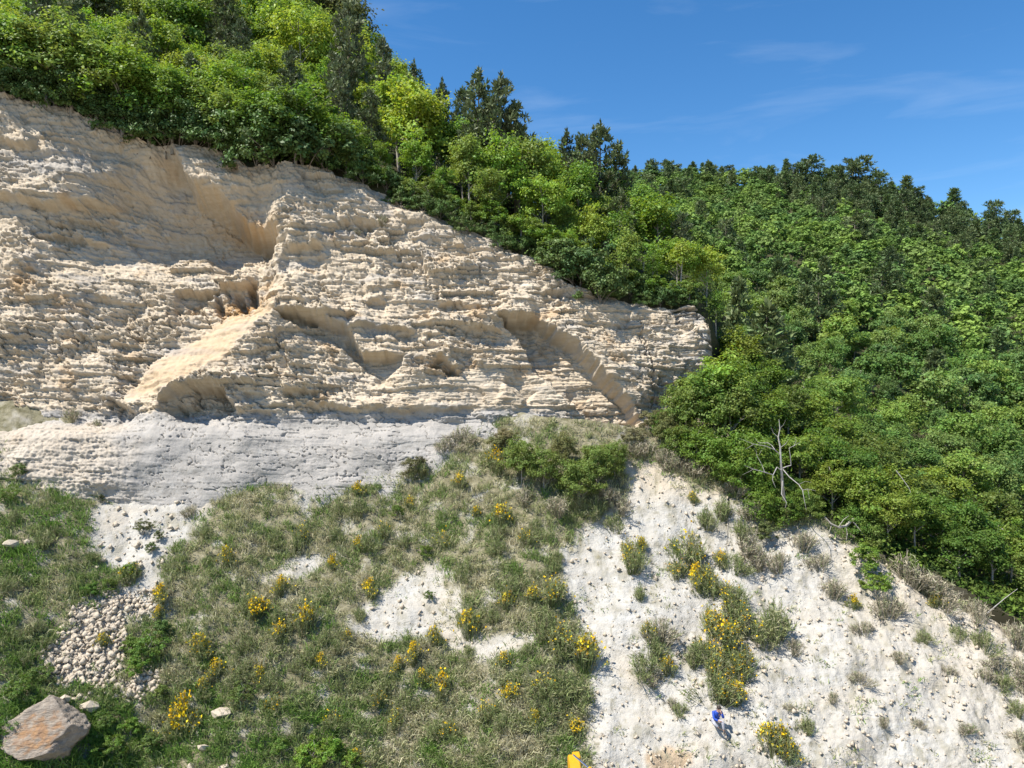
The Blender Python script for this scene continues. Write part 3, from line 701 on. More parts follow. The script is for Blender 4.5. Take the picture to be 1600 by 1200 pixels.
# dark evergreen bushes hanging over the cliff edge
for u, dv, h, sq in ((205, 8, 2.3, 1.1), (165, 0, 2.0, 1), (250, 0, 2.2, 1), (300, 4, 2.4, 1), (345, 2, 2.6, 1), (395, 16, 2.8, 1), (430, 4, 3.4, 1), (470, 14, 3.6, 1.05), (510, 6, 3.0, 1), (565, 10, 1.9, 1), (625, 10, 1.7, 1), (660, 10, 1.8, 1), (690, 14, 2.1, 1), (722, 18, 1.8, 1),
                 (782, 14, 1.8, 1), (878, 14, 2.8, 1.1), (912, 26, 3.4, 1), (938, 34, 3.0, .9), (898, 10, 2.8, 1), (1010, 10, 1.2, .9), (1040, 6, 1.8, 1), (1075, 4, 1.9, 1), (20, 6, 1.9, 1), (80, 2, 2.2, 1), (125, 4, 2.4, 1),
                 (850, -2, 1.7, 1), (965, 4, 1.5, 1), (600, 0, 2.0, 1), (760, 2, 1.7, 1), (820, 0, 1.9, 1), (990, -4, 2.2, 1), (545, -2, 2.6, 1), (-40, 4, 2.2, 1), (0, 4, 2.4, 1), (48, 4, 2.2, 1), (100, 6, 2.3, 1), (225, 6, 2.2, 1), (275, 4, 2.2, 1), (322, 4, 2.4, 1), (145, 6, 2.2, 1), (185, 6, 2.2, 1)):
    p = cliff_point(u, crest_v(u) + max(dv, 1)); h *= 1.25 if u > 540 else 1.6
    if 640 < u < 860: h *= .85
    k = random.choice(JUNI); c = random.choice(EVER)
    o = place(k, (p[0], p[1] + (.25 if dv > 8 or u < 540 else .6), p[2] - (.35 if u > 540 else .75)), h / k.h, random.uniform(0, 6.28), c, sq)
    register(o, 'dark evergreen bush hanging over the edge ' + spot(u), 'bush', 'evergreen bushes on the cliff edge', u)

for i in range(26):
    u = 545 + i * 21 + random.uniform(-7, 7); p = hill_point(u, random.uniform(.2, 1.6))[0]; h = random.uniform(1.6, 2.7); ci = random.choice((0, 2, 3))
    k = random.choice(BUSH); o = place(k, (p[0], p[1], p[2] - .15), h / k.h, random.uniform(0, 6), tuple(.85 * x for x in GREEN[ci]), 1.15)
    register(o, 'low %s bush along the rim %s' % (('bright green', '', 'mid green', 'olive green')[ci], spot(u)), 'bush', 'green bushes along the rim', u)
# ------------------------------------------------------------------ trees and bushes on the right-hand spur
def spotr(u):
    if u < 1200: return 'beside the cliff corner'
    if u < 1340: return 'behind the bleached dead tree'
    if u < 1470: return 'above the exposed roots'
    return 'at right rim of white slope'
for u, r, h, sq in ((1085, 1.5, 4.6, 1), (1120, 3, 5.0, 1.0), (1150, 1, 4.8, 1), (1180, 3, 5.0, 1.1), (1105, 0, 3.4, 1), (1142, 4, 5.4, 1.1), (1135, 7, 6.0, 1.1), (1158, 9, 6.0, 1.1), (1150, 2.5, 5.0, 1), (1165, 6, 5.2, 1.1), (1210, 6, 4.6, 1.1), (1250, 3, 4.0, 1.15), (1230, 9, 4.5, 1.1), (1285, 5, 4.2, 1.1),
                    (1300, 1.2, 3.4, 1.1), (1330, 4, 4.4, 1.1), (1360, 1.5, 4.4, 1.1), (1385, 1.0, 3.8, 1), (1350, 7, 4.6, 1.2), (1395, 5, 4.4, 1.2), (1430, 2, 4.0, 1.1), (1440, 6, 4.2, 1.1), (1470, 3, 4.0, 1.1), (1500, 1.6, 3.2, 1.1),
                    (1515, 5, 4.4, 1.2), (1550, 2.5, 3.6, 1.1), (1580, 5, 4.2, 1.2), (1610, 2.5, 3.4, 1.1), (1640, 5, 4, 1.1), (1310, 9, 4.6, 1.1), (1270, 11, 4.4, 1.1), (1390, 10, 4.8, 1.1), (1470, 9, 4.6, 1.2), (1560, 9, 4.6, 1.2), (1195, 11, 4.8, 1.1), (1150, .3, 3.6, 1.2), (1142, 1.5, 4.2, 1.1), (1205, 1.2, 2.4, 1.1), (1235, .8, 2.0, 1.1), (1262, .6, 2.0, 1.0)):
    ci = random.randrange(5); nm = ('bright green', 'yellow-green', 'mid green', 'olive green', 'pale lime green')[ci]
    if u < 1140:
        p = slope_point(u, 690 + (r * -4)); dz = 0
        k = random.choice(LEAFY); o = place(k, (p[0], p[1] + .6, p[2] - .2), h / k.h, random.uniform(0, 6), GREEN[ci], sq)
        register(o, '%s rounded leafy tree %s' % (nm, spotr(u)), 'tree', 'leafy trees on the right spur', u); taken.append((p[0], p[1], 1))
    else: put_tree(u, r, h, LEAFY, [tuple(.7 * x for x in GREEN[ci])], '%s rounded leafy tree' % nm, spotr(u), 'tree', 'leafy trees on the right spur', sq)

for u, v, h in ((1062, 722, 2.8), (1092, 742, 3.3), (1128, 760, 3.8), (1160, 778, 3.4), (1072, 688, 4.0), (1106, 690, 4.8), (1142, 705, 5.2), (1180, 765, 4.4), (1198, 800, 2.6), (1228, 805, 2.2), (1254, 808, 2.0), (1350, 850, 2.6), (1372, 868, 2.6), (1040, 690, 2.4), (1196, 826, 2.8), (1236, 830, 2.5), (1266, 822, 2.2)):
    p = slope_point(u, v); k = random.choice(TREES_DENSE); ci = random.choice((0, 0, 2, 3))
    o = place(k, (p[0], p[1] + .5, p[2] - .3), h / k.h, random.uniform(0, 6), tuple(.76 * x for x in GREEN[ci]), .95); taken.append((p[0], p[1], 1))
    register(o, 'dense spreading %s bush tree %s' % (('bright green', '', 'mid green', 'olive green')[ci], spotr(u)), 'tree', 'dense bush trees spilling over the slope rim', u)

# ------------------------------------------------------------------ far wooded hillside
FAR_SKY = [(940, 262), (985, 255), (1020, 250), (1100, 254), (1200, 262), (1340, 285), (1420, 300), (1500, 330), (1560, 352), (1600, 352), (1800, 440)]
def far_top(u): return np.interp(u, [a for a, b in FAR_SKY], [b for a, b in FAR_SKY])
far = []
# crest pines standing against the sky
for u, h in ((1018, 8), (1046, 7), (1108, 7.5), (1128, 6), (1186, 6.5), (1229, 9), (1240, 7.5), (1268, 9.5), (1300, 7), (1313, 9), (1341, 11), (1352, 7.5), (1376, 9.5), (1392, 7), (1416, 10), (1428, 7.5), (1448, 6.5), (1490, 10), (1503, 7.5), (1556, 11), (1582, 9), (1592, 7.5), (1610, 9)):
    far.append((u, 163 + random.uniform(-4, 4), h, 'pine'))
ft = []
def ffree(p, d):
    px_, py_, dd2 = float(p[0]), float(p[1]), d * d
    for q in ft:
        a_ = q[0] - px_
        if a_ * a_ < dd2 and a_ * a_ + (q[1] - py_) ** 2 < dd2: return False
    return True
for u in range(985, 1640, 17): far.append((u + random.uniform(-6, 6), 164 + random.uniform(-5, 4), random.uniform(4.5, 7.0), 'leaf'))
for u, r, h, k in far: ft.append(tuple(hill_point(u, r)[0]))
tries = 0
gf = np.random.default_rng(55); CR = 13 + 160 * gf.random(22000) ** .8; CU = gf.uniform(960, 1660, 22000); CPT = hill_point(CU, CR)
while tries < 21999 and len(far) < 900:
    tries += 1
    r = float(CR[tries]); u = float(CU[tries]); p = CPT[tries]
    if u < 1140 and r < 60: continue
    _, v = pxy(p)
    if math.hypot(u - 1350, (v - 600)) < 24 or math.hypot(u - 1500, v - 572) < 22: continue
    if not ffree(p, 3.1 if r < 60 else 3.5): continue
    ft.append((float(p[0]), float(p[1]), float(p[2])))
    pp = .09 + .7 * smooth(r, 120, 150) * smooth(u, 1180, 1260) + .3 * smooth(r, 140, 155) + (.35 if math.hypot((u - 1250) / 60, (v - 520) / 50) < 1 else 0)
    kind = 'pine' if random.random() < pp else 'leaf'
    h = random.uniform(3.8, 6.2) if kind == 'leaf' else random.uniform(5.5, 8.0)
    hm = (v - far_top(u)) / F * p[1]; h = min(h, max(hm, 2.5))
    far.append((u, r, h, kind))
print('far trees', len(far), 'tries', tries)
far.sort(key=lambda f: f[1])
n_leaf = 0; stuffV = []; stuffQ = []; stuffT = []; off = 0
def zone_far(u, v):
    return ('near ridge' if v < 340 else 'halfway up' if v < 480 else 'low down') + (' left side' if u < 1200 else ' centre' if u < 1400 else ' right side')
FARARR = []
for i in range(2):
    V, Q, T, C = broad_crown(500 + i, H=6, W=4.8, base=.05, nclump=30, nleaf=16, leaf=.6); FARARR.append((V, Q, T))
for u, r, h, kind in far:
    p = hill_point(u, r)[0]; _, v = pxy(p)
    if kind == 'pine':
        k = random.choice(FARP); j = random.uniform(.85, 1.2); c = tuple(x * j for x in random.choice(PINE_FAR))
        o = place(k, (p[0], p[1], p[2] - .2), h / k.h, random.uniform(0, 6), c, random.uniform(.75, 1.35))
        if r > 158: register(o, 'dark pine standing against the sky on far ridge', 'pine', 'pines on the far ridge', u)
        else: register(o, 'dark pine in far wood ' + zone_far(u, v), 'pine', 'pines in the far wood', u)
    else:
        n_leaf += 1
        ci = random.randrange(5); j = random.uniform(.85, 1.18); c = tuple(x * j for x in GREEN_FAR[ci])
        if n_leaf <= 85:
            kk = FARL if r > 30 else LEAFY[:6]
            k = random.choice(kk); o = place(k, (p[0], p[1], p[2] - .2), h / k.h, random.uniform(0, 6), c, random.uniform(.85, 1.15))
            nm = ('mid green', 'fresh green', 'deep green', 'olive green', 'light green')[ci]
            register(o, nm + ' leafy tree in far wood ' + zone_far(u, v), 'tree', 'leafy trees in the far wood', u)
        else:
            V, Q, T = FARARR[n_leaf % 2]; a = random.uniform(0, 6.28); s = h / 6; w = random.uniform(.95, 1.3)
            R = np.array([[math.cos(a), -math.sin(a), 0], [math.sin(a), math.cos(a), 0], [0, 0, 1]])
            W = (V * np.array([s * w, s * w, s])) @ R.T + p
            stuffV.append(W); stuffQ.append(Q + off); off += len(V)
            tcol = np.array(c)[None, :] * (0.55 + .9 * T[:, :1]); stuffT.append(tcol)
me = mesh_np('distant_wood', np.concatenate(stuffV), np.concatenate(stuffQ), False, np.concatenate(stuffT))
tag(link('distant_wood', me, M_GRASS), 'dense green wood of small crowns high on the far hillside', None, None, 'stuff')

# undergrowth between the trunks
def undergrowth(name, label, n, ulo, uhi, rlo, rhi, leaf, hgt, cols, seed, pw=1.3):
    g = np.random.default_rng(seed); nc = n // 60
    u = g.uniform(ulo, uhi, nc); r = rlo + (rhi - rlo) * g.random(nc) ** pw
    C = hill_point(u, r); rad = hgt * (.6 + .8 * g.random(nc))
    k = np.repeat(np.arange(nc), 60); o_ = unit(g.normal(size=(len(k), 3))); o_[:, 2] = np.abs(o_[:, 2])
    P_ = C[k] + o_ * rad[k][:, None] * np.array([1.15, 1.15, .9]) * (.5 + .5 * g.random((len(k), 1)))
    V, Q = leaf_quads(P_, leaf * (.6 + .8 * g.random(len(k))), unit(o_ + np.array([0, 0, .4]) + .6 * g.normal(size=(len(k), 3))), g)
    c = .55 * np.array(cols)[g.integers(0, len(cols), nc)][k] * (.55 + .9 * g.random((len(k), 1)))  # leaf colours darkened to paint shade into the gaps between trees
    tag(link(name, mesh_np(name, V, Q, False, np.repeat(c, 4, 0)), M_GRASS), label, None, None, 'stuff')
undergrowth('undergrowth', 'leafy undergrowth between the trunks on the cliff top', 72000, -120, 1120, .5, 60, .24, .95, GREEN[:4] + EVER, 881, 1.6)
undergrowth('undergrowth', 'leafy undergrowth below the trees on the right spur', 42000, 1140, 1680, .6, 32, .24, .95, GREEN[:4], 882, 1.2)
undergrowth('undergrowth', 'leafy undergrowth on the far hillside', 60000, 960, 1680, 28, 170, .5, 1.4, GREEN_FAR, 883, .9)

undergrowth('undergrowth', 'low leafy growth along the rim of the right spur', 9000, 1190, 1680, 0.0, 2.6, .17, .5, GREEN[:4] + EVER, 884, 1.0)
# bare earth outcrops in the far wood
def lump(name, seed, size, n=3, amp=.28, flat=1.0, facets=7):
    bm = bmesh.new(); bmesh.ops.create_icosphere(bm, subdivisions=n, radius=1)
    g = np.random.default_rng(seed); V = np.array([tuple(v.co) for v in bm.verts])
    for _ in range(facets):
        d = unit(g.normal(size=3)); c = .62 + .25 * g.random(); q = V @ d; V = V - np.outer(np.clip(q - c, 0, None), d)
    V = V * (1 + amp * fbm(V[:, 0] * 1.6 + seed, V[:, 1] * 1.6 + V[:, 2] * 1.1, 3, seed))[:, None] * np.array(size)
    for v, c in zip(bm.verts, V): v.co = c
    me = bpy.data.meshes.new(name); bm.to_mesh(me); bm.free()
    return me
for i, (u, v, w, h) in enumerate(((1351, 600, 1.1, 1.7), (1500, 572, 1.7, 1.3))):
    Yo = 76 if i == 0 else 98
    o = link('rock_outcrop', lump('rock_outcrop', 31 + i, (w, .9, h), 4, .35), M_SLOPE, None, at(u, v, Yo)); 
    tag(o, ('small white earth outcrop among trees on far hillside', 'larger beige earth outcrop near right edge of the far wood')[i], 'outcrop')

# ------------------------------------------------------------------ grass on the slope
g = np.random.default_rng(77)
n = 60000
gu = g.uniform(-60, 1660, n); gv = g.uniform(640, 1240, n)
b = bare_mask(gu, gv)
patch = fbm(gu / 60, gv / 55, 3, 401)
fine = fbm(gu / 17, gv / 15, 2, 403)
dens = (1 - b) * np.clip(0.62 + 0.7 * patch + 1.3 * fine, 0.06, 1) + b * 0.075 * smooth(fbm(gu / 50, gv / 60, 3, 402), -0.05, .4)
pt = slope_point(gu, gv)
cliffY = cliff_plane_Y(gu, gv)
vis = (gv > s_top[np.clip(((gu - SU[0]) / 2.5).astype(int), 0, len(SU) - 1)] + 4)
# keep off the cliff foot where the rock stands in front
foot = np.interp(gu, [-60, 0, 60, 130, 150, 200, 300, 480, 560, 650, 700, 760, 900, 980, 1100], [680, 685, 700, 720, 760, 775, 765, 762, 745, 705, 675, 655, 655, 665, 690])
keep = (g.random(n) < dens) & (gv > foot + 10 * patch) & vis & (gu < 1640)
gu, gv, pt, patch, b, fine = gu[keep], gv[keep], pt[keep], patch[keep], b[keep], fine[keep]
nt = len(gu); print('tufts', nt)
NB = 11
k = np.repeat(np.arange(nt), NB); nb = len(k)
leftg = (1 - smooth(gu, 130, 260))
green = np.clip(0.56 + 0.75 * fbm(gu / 60, gv / 50, 3, 411) + 0.2 * g.normal(size=nt) * .8 + .22 * leftg + .3 * smooth(gv, 1040, 1180) * (1 - smooth(gu, 450, 650)), 0, 1)
pal = np.array([(0.70, 0.64, 0.46), (0.52, 0.49, 0.30), (0.31, 0.36, 0.15), (0.18, 0.31, 0.06)])
gi = np.clip(green * 3, 0, 2.999); lo = gi.astype(int); fr = (gi - lo)[:, None]
tc_ = pal[lo] * (1 - fr) + pal[lo + 1] * fr
hgt = (0.24 + .34 * g.random(nt)) * (1 + .35 * patch + .7 * np.clip(fine, -.5, .8)) * (1 - .4 * b)
bl = hgt[k] * (0.55 + .7 * g.random(nb))
base = pt[k] + g.normal(size=(nb, 3)) * np.array([.15, .1, .06])
lean = g.normal(size=(nb, 3)) * np.array([.42, .38, .12]) + np.array([0, -.22, 1.0])
lean = unit(lean)
mid = base + lean * bl[:, None] * .55; tip = base + lean * bl[:, None] + np.stack([g.normal(size=nb) * .18, -.08 + g.normal(size=nb) * .12, -.18 - .1 * g.random(nb)], -1) * bl[:, None]
side = unit(np.cross(lean, g.normal(size=(nb, 3)))) * (.011 + .013 * g.random(nb))[:, None]
V = np.stack([base - side, base + side, mid + side * .8, mid - side * .8, tip], 1).reshape(-1, 3)
i5 = np.arange(nb)[:, None] * 5
Q = np.concatenate([np.concatenate([i5, i5 + 1, i5 + 2], 1), np.concatenate([i5, i5 + 2, i5 + 3], 1), np.concatenate([i5 + 3, i5 + 2, i5 + 4], 1)], 0)
bc = tc_[k] * (0.76 + .88 * g.random((nb, 1)))
me = mesh_np('grass', V, Q, False, np.repeat(bc, 5, 0))
tag(link('grass', me, M_GRASS), 'tall dry olive and straw grass covering the slope', None, None, 'stuff')

# ------------------------------------------------------------------ broom, weeds and bushes on the slope
def broom_mesh(seed, h, w, ns, stem_pal):
    """wiry shrub: upright stems that fork into many short twigs"""
    g = np.random.default_rng(seed); V = []; Q = []; T = []; tips = []
    def strip(a, b, sd, c, f0, f1):
        o = len(V); V.extend([a - sd * f0, a + sd * f0, b + sd * f1, b - sd * f1]); Q.append((o, o + 1, o + 2, o + 3)); T.extend([c] * 4)
    lob = [(g.normal() * .26 * w, g.normal() * .22 * w, .55 + .5 * g.random()) for _ in range(6)]
    for i in range(ns):
        lx, ly, lh = lob[g.integers(6)]
        x, y = lx + g.normal() * .13 * w, ly + g.normal() * .13 * w; rr = math.hypot(x, y) / (.5 * w)
        hh = h * lh * max(.25, 1.05 - .45 * rr) * (.7 + .45 * g.random())
        c = np.array(stem_pal[g.integers(len(stem_pal))]) * (.65 + .7 * g.random())
        p0 = np.array([x * .6, y * .6, -.15]); p2 = np.array([x * 1.25 + g.normal() * .05, y * 1.25 + g.normal() * .05, hh]); p1 = (p0 + p2) / 2 + g.normal(size=3) * .04
        sd = unit(np.cross(p2 - p0, g.normal(size=3))) * .009
        strip(p0, p1, sd, c * .8, 1.4, 1); strip(p1, p2, sd, c, 1, .6); tips.append((p1, p2))
        for q in range(7):
            t = .15 + .85 * g.random(); st_ = p1 * (1 - t) + p2 * t; e = st_ + unit(np.array([x * .6, y * .6, .7]) + g.normal(size=3) * .55) * h * (.08 + .12 * g.random())
            strip(st_, e, unit(np.cross(e - st_, g.normal(size=3))) * .011, c * (.9 + .4 * g.random()), 1, .6); tips.append((st_, e))
    return np.array(V), np.array(Q), np.array(T), tips
def broom_kind(name, seed, h, w, ns, flowers, pal, fsize=.06, patchy=.5):
    V, Q, T, tips = broom_mesh(seed, h, w, ns, pal); g = np.random.default_rng(seed + 5)
    ms = mesh_np(name + '_stems', V, Q, False, T); ms.materials.append(M_BROOM)
    parts = [('stems', ms, False)]
    if flowers:
        cen = [np.array([g.normal() * .3 * w, g.normal() * .3 * w, h * (.55 + .5 * g.random())]) for _ in range(4)]
        Cc = []
        while len(Cc) < flowers:
            s, e = tips[g.integers(len(tips))]; t = g.random() ** .5; p = s * (1 - t) + e * t
            dm = min(np.linalg.norm(p - c) for c in cen)
            if dm < patchy * h * .5 or g.random() < .1: Cc.append(p * np.array([1.05, 1.05, 1.06]) + g.normal(size=3) * .03)
        Cc = np.array(Cc); fv, fq = leaf_quads(Cc, 1.3 * fsize * (.6 + .8 * g.random(len(Cc))), unit(g.normal(size=(len(Cc), 3)) + np.array([0, -.3, .8])), g, .85)
        fc = np.array([(0.95, 0.66, 0.015), (0.95, 0.55, 0.01), (0.92, 0.74, 0.04)])[g.integers(0, 3, len(Cc))] * (.8 + .3 * g.random((len(Cc), 1)))
        mf = mesh_np(name + '_flowers', fv, fq, False, np.repeat(fc, 4, 0)); mf.materials.append(M_FLOWER)
        parts.append(('flowers', mf, False))
    return make_kind(name, parts, h)
BG = [(0.26, 0.31, 0.12), (0.33, 0.36, 0.16), (0.40, 0.38, 0.22), (0.20, 0.26, 0.09)]
DRY = [(0.46, 0.40, 0.29), (0.56, 0.50, 0.37), (0.36, 0.32, 0.23), (0.34, 0.36, 0.20)]
BROOM = [broom_kind('broom_shrub', 600 + i, 1.3, 1.3, 170, (290, 370, 220, 330)[i], BG, .085, (.5, .65, .45, .6)[i]) for i in range(4)]
BROOM_S = [broom_kind('broom_shrub', 620 + i, 1.3, 1.3, 170, (60, 90)[i], BG, .08, .9) for i in range(2)]
BROOM_N = [broom_kind('green_tuft', 640 + i, 1.2, 1.2, 150, 0, BG) for i in range(3)]
DRYT = [broom_kind('dry_tuft', 660 + i, 1.0, 1.2, 130, 0, DRY) for i in range(3)]

def where_slope(u, v):
    if v < 830 and u < 930: return 'on the grassy bank below the cliff'
    if u < 260: return 'beside the left scree'
    if u < 560: return 'in the grass between scree and white clearing'
    if u < 930: return 'in the grass around the white clearing' if v < 1060 else 'in the grass above the excavator'
    if u < 1180: return 'on the upper white slope' if v < 1080 else 'near the sitting person'
    return 'on the right white slope' if v < 960 else 'low on the right white slope'
def put_slope(kinds, u, v, h, phrase, cat, group, sq=1.0, color=(1, 1, 1)):
    p = slope_point(u, v); k = random.choice(kinds)
    o = place(k, (p[0], p[1], p[2] - .06), h / k.h, random.uniform(0, 6.28), color, sq)
    register(o, phrase + ' ' + where_slope(u, v), cat, group, u)
    return o
SZ = lambda h: 'small' if h < 0.9 else ('large' if h > 1.45 else 'mid-sized')
# (u, v of the foot, height) of broom in full flower
for u, v, h in ((776, 735, 1.7), (788, 815, 1.4), (745, 800, .8), (718, 765, 1.2), (560, 770, .9), (640, 790, 1.0), (560, 850, .9), (520, 885, 1.0), (360, 885, 1.3), (580, 925, 1.1), (400, 965, 1.5), (445, 930, 1.2), (480, 990, 1.8), (440, 1000, 1.2), (315, 1020, 1.3),
                (340, 1055, 1.2), (545, 1000, .8), (318, 1075, .8), (285, 1130, 2.0), (262, 1140, 1.4), (160, 1000, .8), (405, 1060, .9), (680, 1000, 1.2), (650, 1030, 1.2), (625, 1045, 1.0), (690, 1080, 1.5), (735, 985, 1.6), (790, 945, 1.2),
                (830, 940, 1.0), (912, 1035, 1.9), (790, 1035, .9), (800, 1090, 1.0), (1003, 850, 1.0), (985, 880, 1.6), (1078, 870, 2.2), (1095, 905, 1.5), (1130, 870, 1.1), (1015, 990, 1.1), (1045, 1045, 1.1), (1135, 1005, 1.6), (1160, 1040, 1.5), (1110, 970, 1.3),
                (1150, 1095, 1.2), (1205, 1175, 1.7), (1225, 1185, 1.3), (1335, 940, .9), (1468, 940, 1.0), (1084, 775, .8), (255, 935, 1.1), (250, 960, .8), (835, 1130, .8), (895, 1140, .9), (560, 1190, .9), (660, 1060, .9), (505, 1040, .8)):
    put_slope(BROOM if random.random() < .9 else BROOM_S, u, v + 6, h * .95, SZ(h) + ' yellow-flowering broom', 'broom shrub', 'yellow broom shrubs on the slope', random.uniform(.7, 1.0))
for u, v, h in ((600, 830, 1.0), (690, 850, 1.1), (470, 840, 1.0), (850, 1080, 1.2), (760, 1120, 1.0), (620, 1130, 1.0), (700, 1150, 1.1), (430, 1110, 1.0), (520, 1130, .9), (590, 1100, 1.0), (880, 1010, 1.4), (860, 940, 1.4), (1120, 1050, 1.7), (1140, 930, 1.4), (820, 850, 1.2), (210, 905, 1.1), (1115, 920, 1.3), (1145, 955, 1.4), (1125, 990, 1.5), (1165, 985, 1.3), (1108, 1020, 1.4), (1150, 1060, 1.4), (1130, 1090, 1.2), (1110, 900, 1.2), (1060, 890, 1.2), (985, 860, 1.1)):
    put_slope(BROOM_S, u, v + 6, h, SZ(h) + ' sparsely flowering broom', 'broom shrub', 'sparse broom shrubs on the slope', random.uniform(.8, 1.1))
for u, v, h in ((1213, 985, 1.8), (1195, 1000, 1.2), (1020, 1020, 1.3), (1115, 1085, 1.6), (1085, 1030, .9), (1000, 930, .9), (730, 900, 1.2), (710, 960, 1.3), (800, 930, 1.3), (850, 985, 1.4), (880, 1080, 1.5), (905, 1100, 1.4), (1535, 1010, 1.2), (1500, 990, .9), (1445, 995, .8), (1260, 1140, .8),
                (1130, 800, 1.3), (1160, 830, 1.3), (1105, 810, 1.2), (1150, 880, 1.2), (205, 800, .8), (200, 760, .9), (560, 800, 1.1), (660, 740, 1.2), (1565, 1070, 1.0), (1590, 1110, .9), (1060, 1110, .7), (1005, 1045, 1.2), (930, 800, 1.4), (890, 790, 1.4), (965, 815, 1.2)) + tuple((random.uniform(300, 920), random.uniform(790, 1190), random.uniform(.6, 1.2)) for _ in range(55)) + tuple((random.uniform(0, 150), random.uniform(720, 1060), random.uniform(.6, 1.0)) for _ in range(14)):
    if bare_mask(np.array([u * 1.0]), np.array([v * 1.0]))[0] > .5 and u < 930: continue
    put_slope(BROOM_N, u, v + 6, h, SZ(h) + ' green wiry tuft', 'shrub', 'green wiry tufts on the slope', random.uniform(.8, 1.1))
for u, v, h in ((1010, 700, 1.2), (1040, 715, 1.1), (1060, 725, 1.2), (990, 700, 1.0), (1085, 735, 1.1), (720, 690, 1.3), (700, 705, 1.1), (1190, 870, 1.4), (1220, 880, 1.2), (1250, 850, 1.2), (1285, 880, 1.0), (1300, 920, 1.1), (1385, 950, 1.3), (1420, 900, 1.6), (1450, 915, 1.5), (1480, 935, 1.3), (1530, 960, 1.2), (1590, 1000, 1.4), (1560, 1040, 1.0),
                (1600, 1050, 1.1), (1620, 1090, 1.2), (1540, 1060, .8), (1350, 985, .8), (1240, 1010, .8), (1030, 990, 1.3), (1020, 1060, .8), (1145, 765, 1.1), (1180, 800, 1.2), (1170, 850, 1.3), (970, 790, 1.2), (820, 785, 1.2), (870, 800, 1.2), (940, 775, 1.2), (300, 800, .7), (1400, 1030, .6), (1340, 1060, .6), (1430, 1130, .5), (1500, 1140, .5), (1300, 1090, .5), (1230, 1110, .5), (1050, 1095, .5), (1480, 1050, .6), (1590, 1160, .8), (1375, 1130, .5)):
    put_slope(DRYT, u, v + 6, h, SZ(h) + ' dry brown tuft', 'dry shrub', 'dry brown tufts on the slope', random.uniform(.9, 1.3))
# leafy green bushes
for u, v, h, c in ((815, 760, 3.0, (.125, .225, .043)), (850, 770, 2.8, (.125, .225, .043)), (905, 790, 3.2, (.125, .225, .043)), (935, 760, 3.0, (.125, .225, .043)), (880, 730, 2.4, (.14, .19, .06)), (960, 740, 2.4, (.125, .225, .043)), (650, 745, 1.6, (.12, .16, .06)), (790, 700, 1.4, (.17, .20, .08)),
                   (235, 1030, 1.5, (.09, .21, .03)), (215, 1060, 1.3, (.11, .24, .03)), (200, 1020, 1.2, (.10, .20, .03)), (252, 1000, 1.3, (.08, .18, .04)), (140, 930, 1.0, (.08, .20, .03)), (170, 920, .9, (.09, .19, .03)), (205, 900, 1.0, (.10, .22, .03)), (670, 930, .6, (.09, .19, .04)), (620, 805, .9, (.09, .2, .03)), (665, 865, .9, (.10, .2, .03)),
                   (380, 1095, 1.1, (.10, .19, .04)), (520, 1190, 1.4, (.12, .27, .03)), (490, 1200, 1.5, (.13, .28, .03)), (550, 1205, 1.2, (.12, .25, .03)), (440, 1180, 1.0, (.10, .22, .03)), (30, 1090, 1.1, (.09, .2, .03)), (170, 1180, 1.2, (.10, .22, .03)), (200, 1150, 1.2, (.11, .24, .03)), (230, 1170, 1.1, (.1, .2, .04)), (160, 1130, .9, (.1, .21, .04)), (250, 1090, 1.0, (.12, .21, .04)), (10, 1150, .9, (.08, .2, .03)), (60, 1060, 1.0, (.1, .2, .04)), (15, 780, 1.0, (.11, .22, .04)), (30, 740, 1.1, (.11, .2, .05)), (155, 775, .6, (.08, .13, .05)), (240, 865, .7, (.09, .17, .05)), (225, 830, .9, (.11, .16, .06)), (250, 845, .7, (.1, .16, .05)),
                   (1040, 690, 2.2, (.14, .20, .06)), (1020, 670, 1.6, (.16, .2, .08)), (990, 690, 1.4, (.16, .20, .09)), (1370, 925, 1.5, (.13, .26, .03)), (1350, 895, 2.0, (.12, .24, .03)), (1200, 840, 1.5, (.09, .15, .04)), (1225, 815, 1.6, (.10, .17, .04)), (780, 715, 1.6, (.13, .18, .06))):
    big = 'tall' if h > 2 else ('low' if h < 1.05 else 'rounded')
    tone = 'vivid green' if c[1] > .21 else ('grey-green' if c[2] > .045 else 'deep green')
    put_slope(BUSH if h < 2.1 else TREES_DENSE, u, v + 5, h, '%s %s leafy bush' % (big, tone), 'bush', 'leafy bushes on the slope', .9 if h > 2 else 1.0, (1.5 * c[0] + .02, 1.25 * c[1], 1.3 * c[2] + .01))
# bushes growing on the rock itself
for u, v, h, t in ((601, 345, .8, 'grey'), (96, 640, 1.0, 'dry'), (140, 655, .6, 'dry'), (556, 360, .5, 'dry')):
    p = cliff_point(u, v); k = random.choice(DRYT)
    o = place(k, (p[0], p[1] - .05, p[2] - .25), h / k.h, random.uniform(0, 6), (1, 1, 1))
    register(o, 'small %s tuft rooted on the bare cliff rock' % t, 'dry shrub', 'tufts on the cliff face', u)

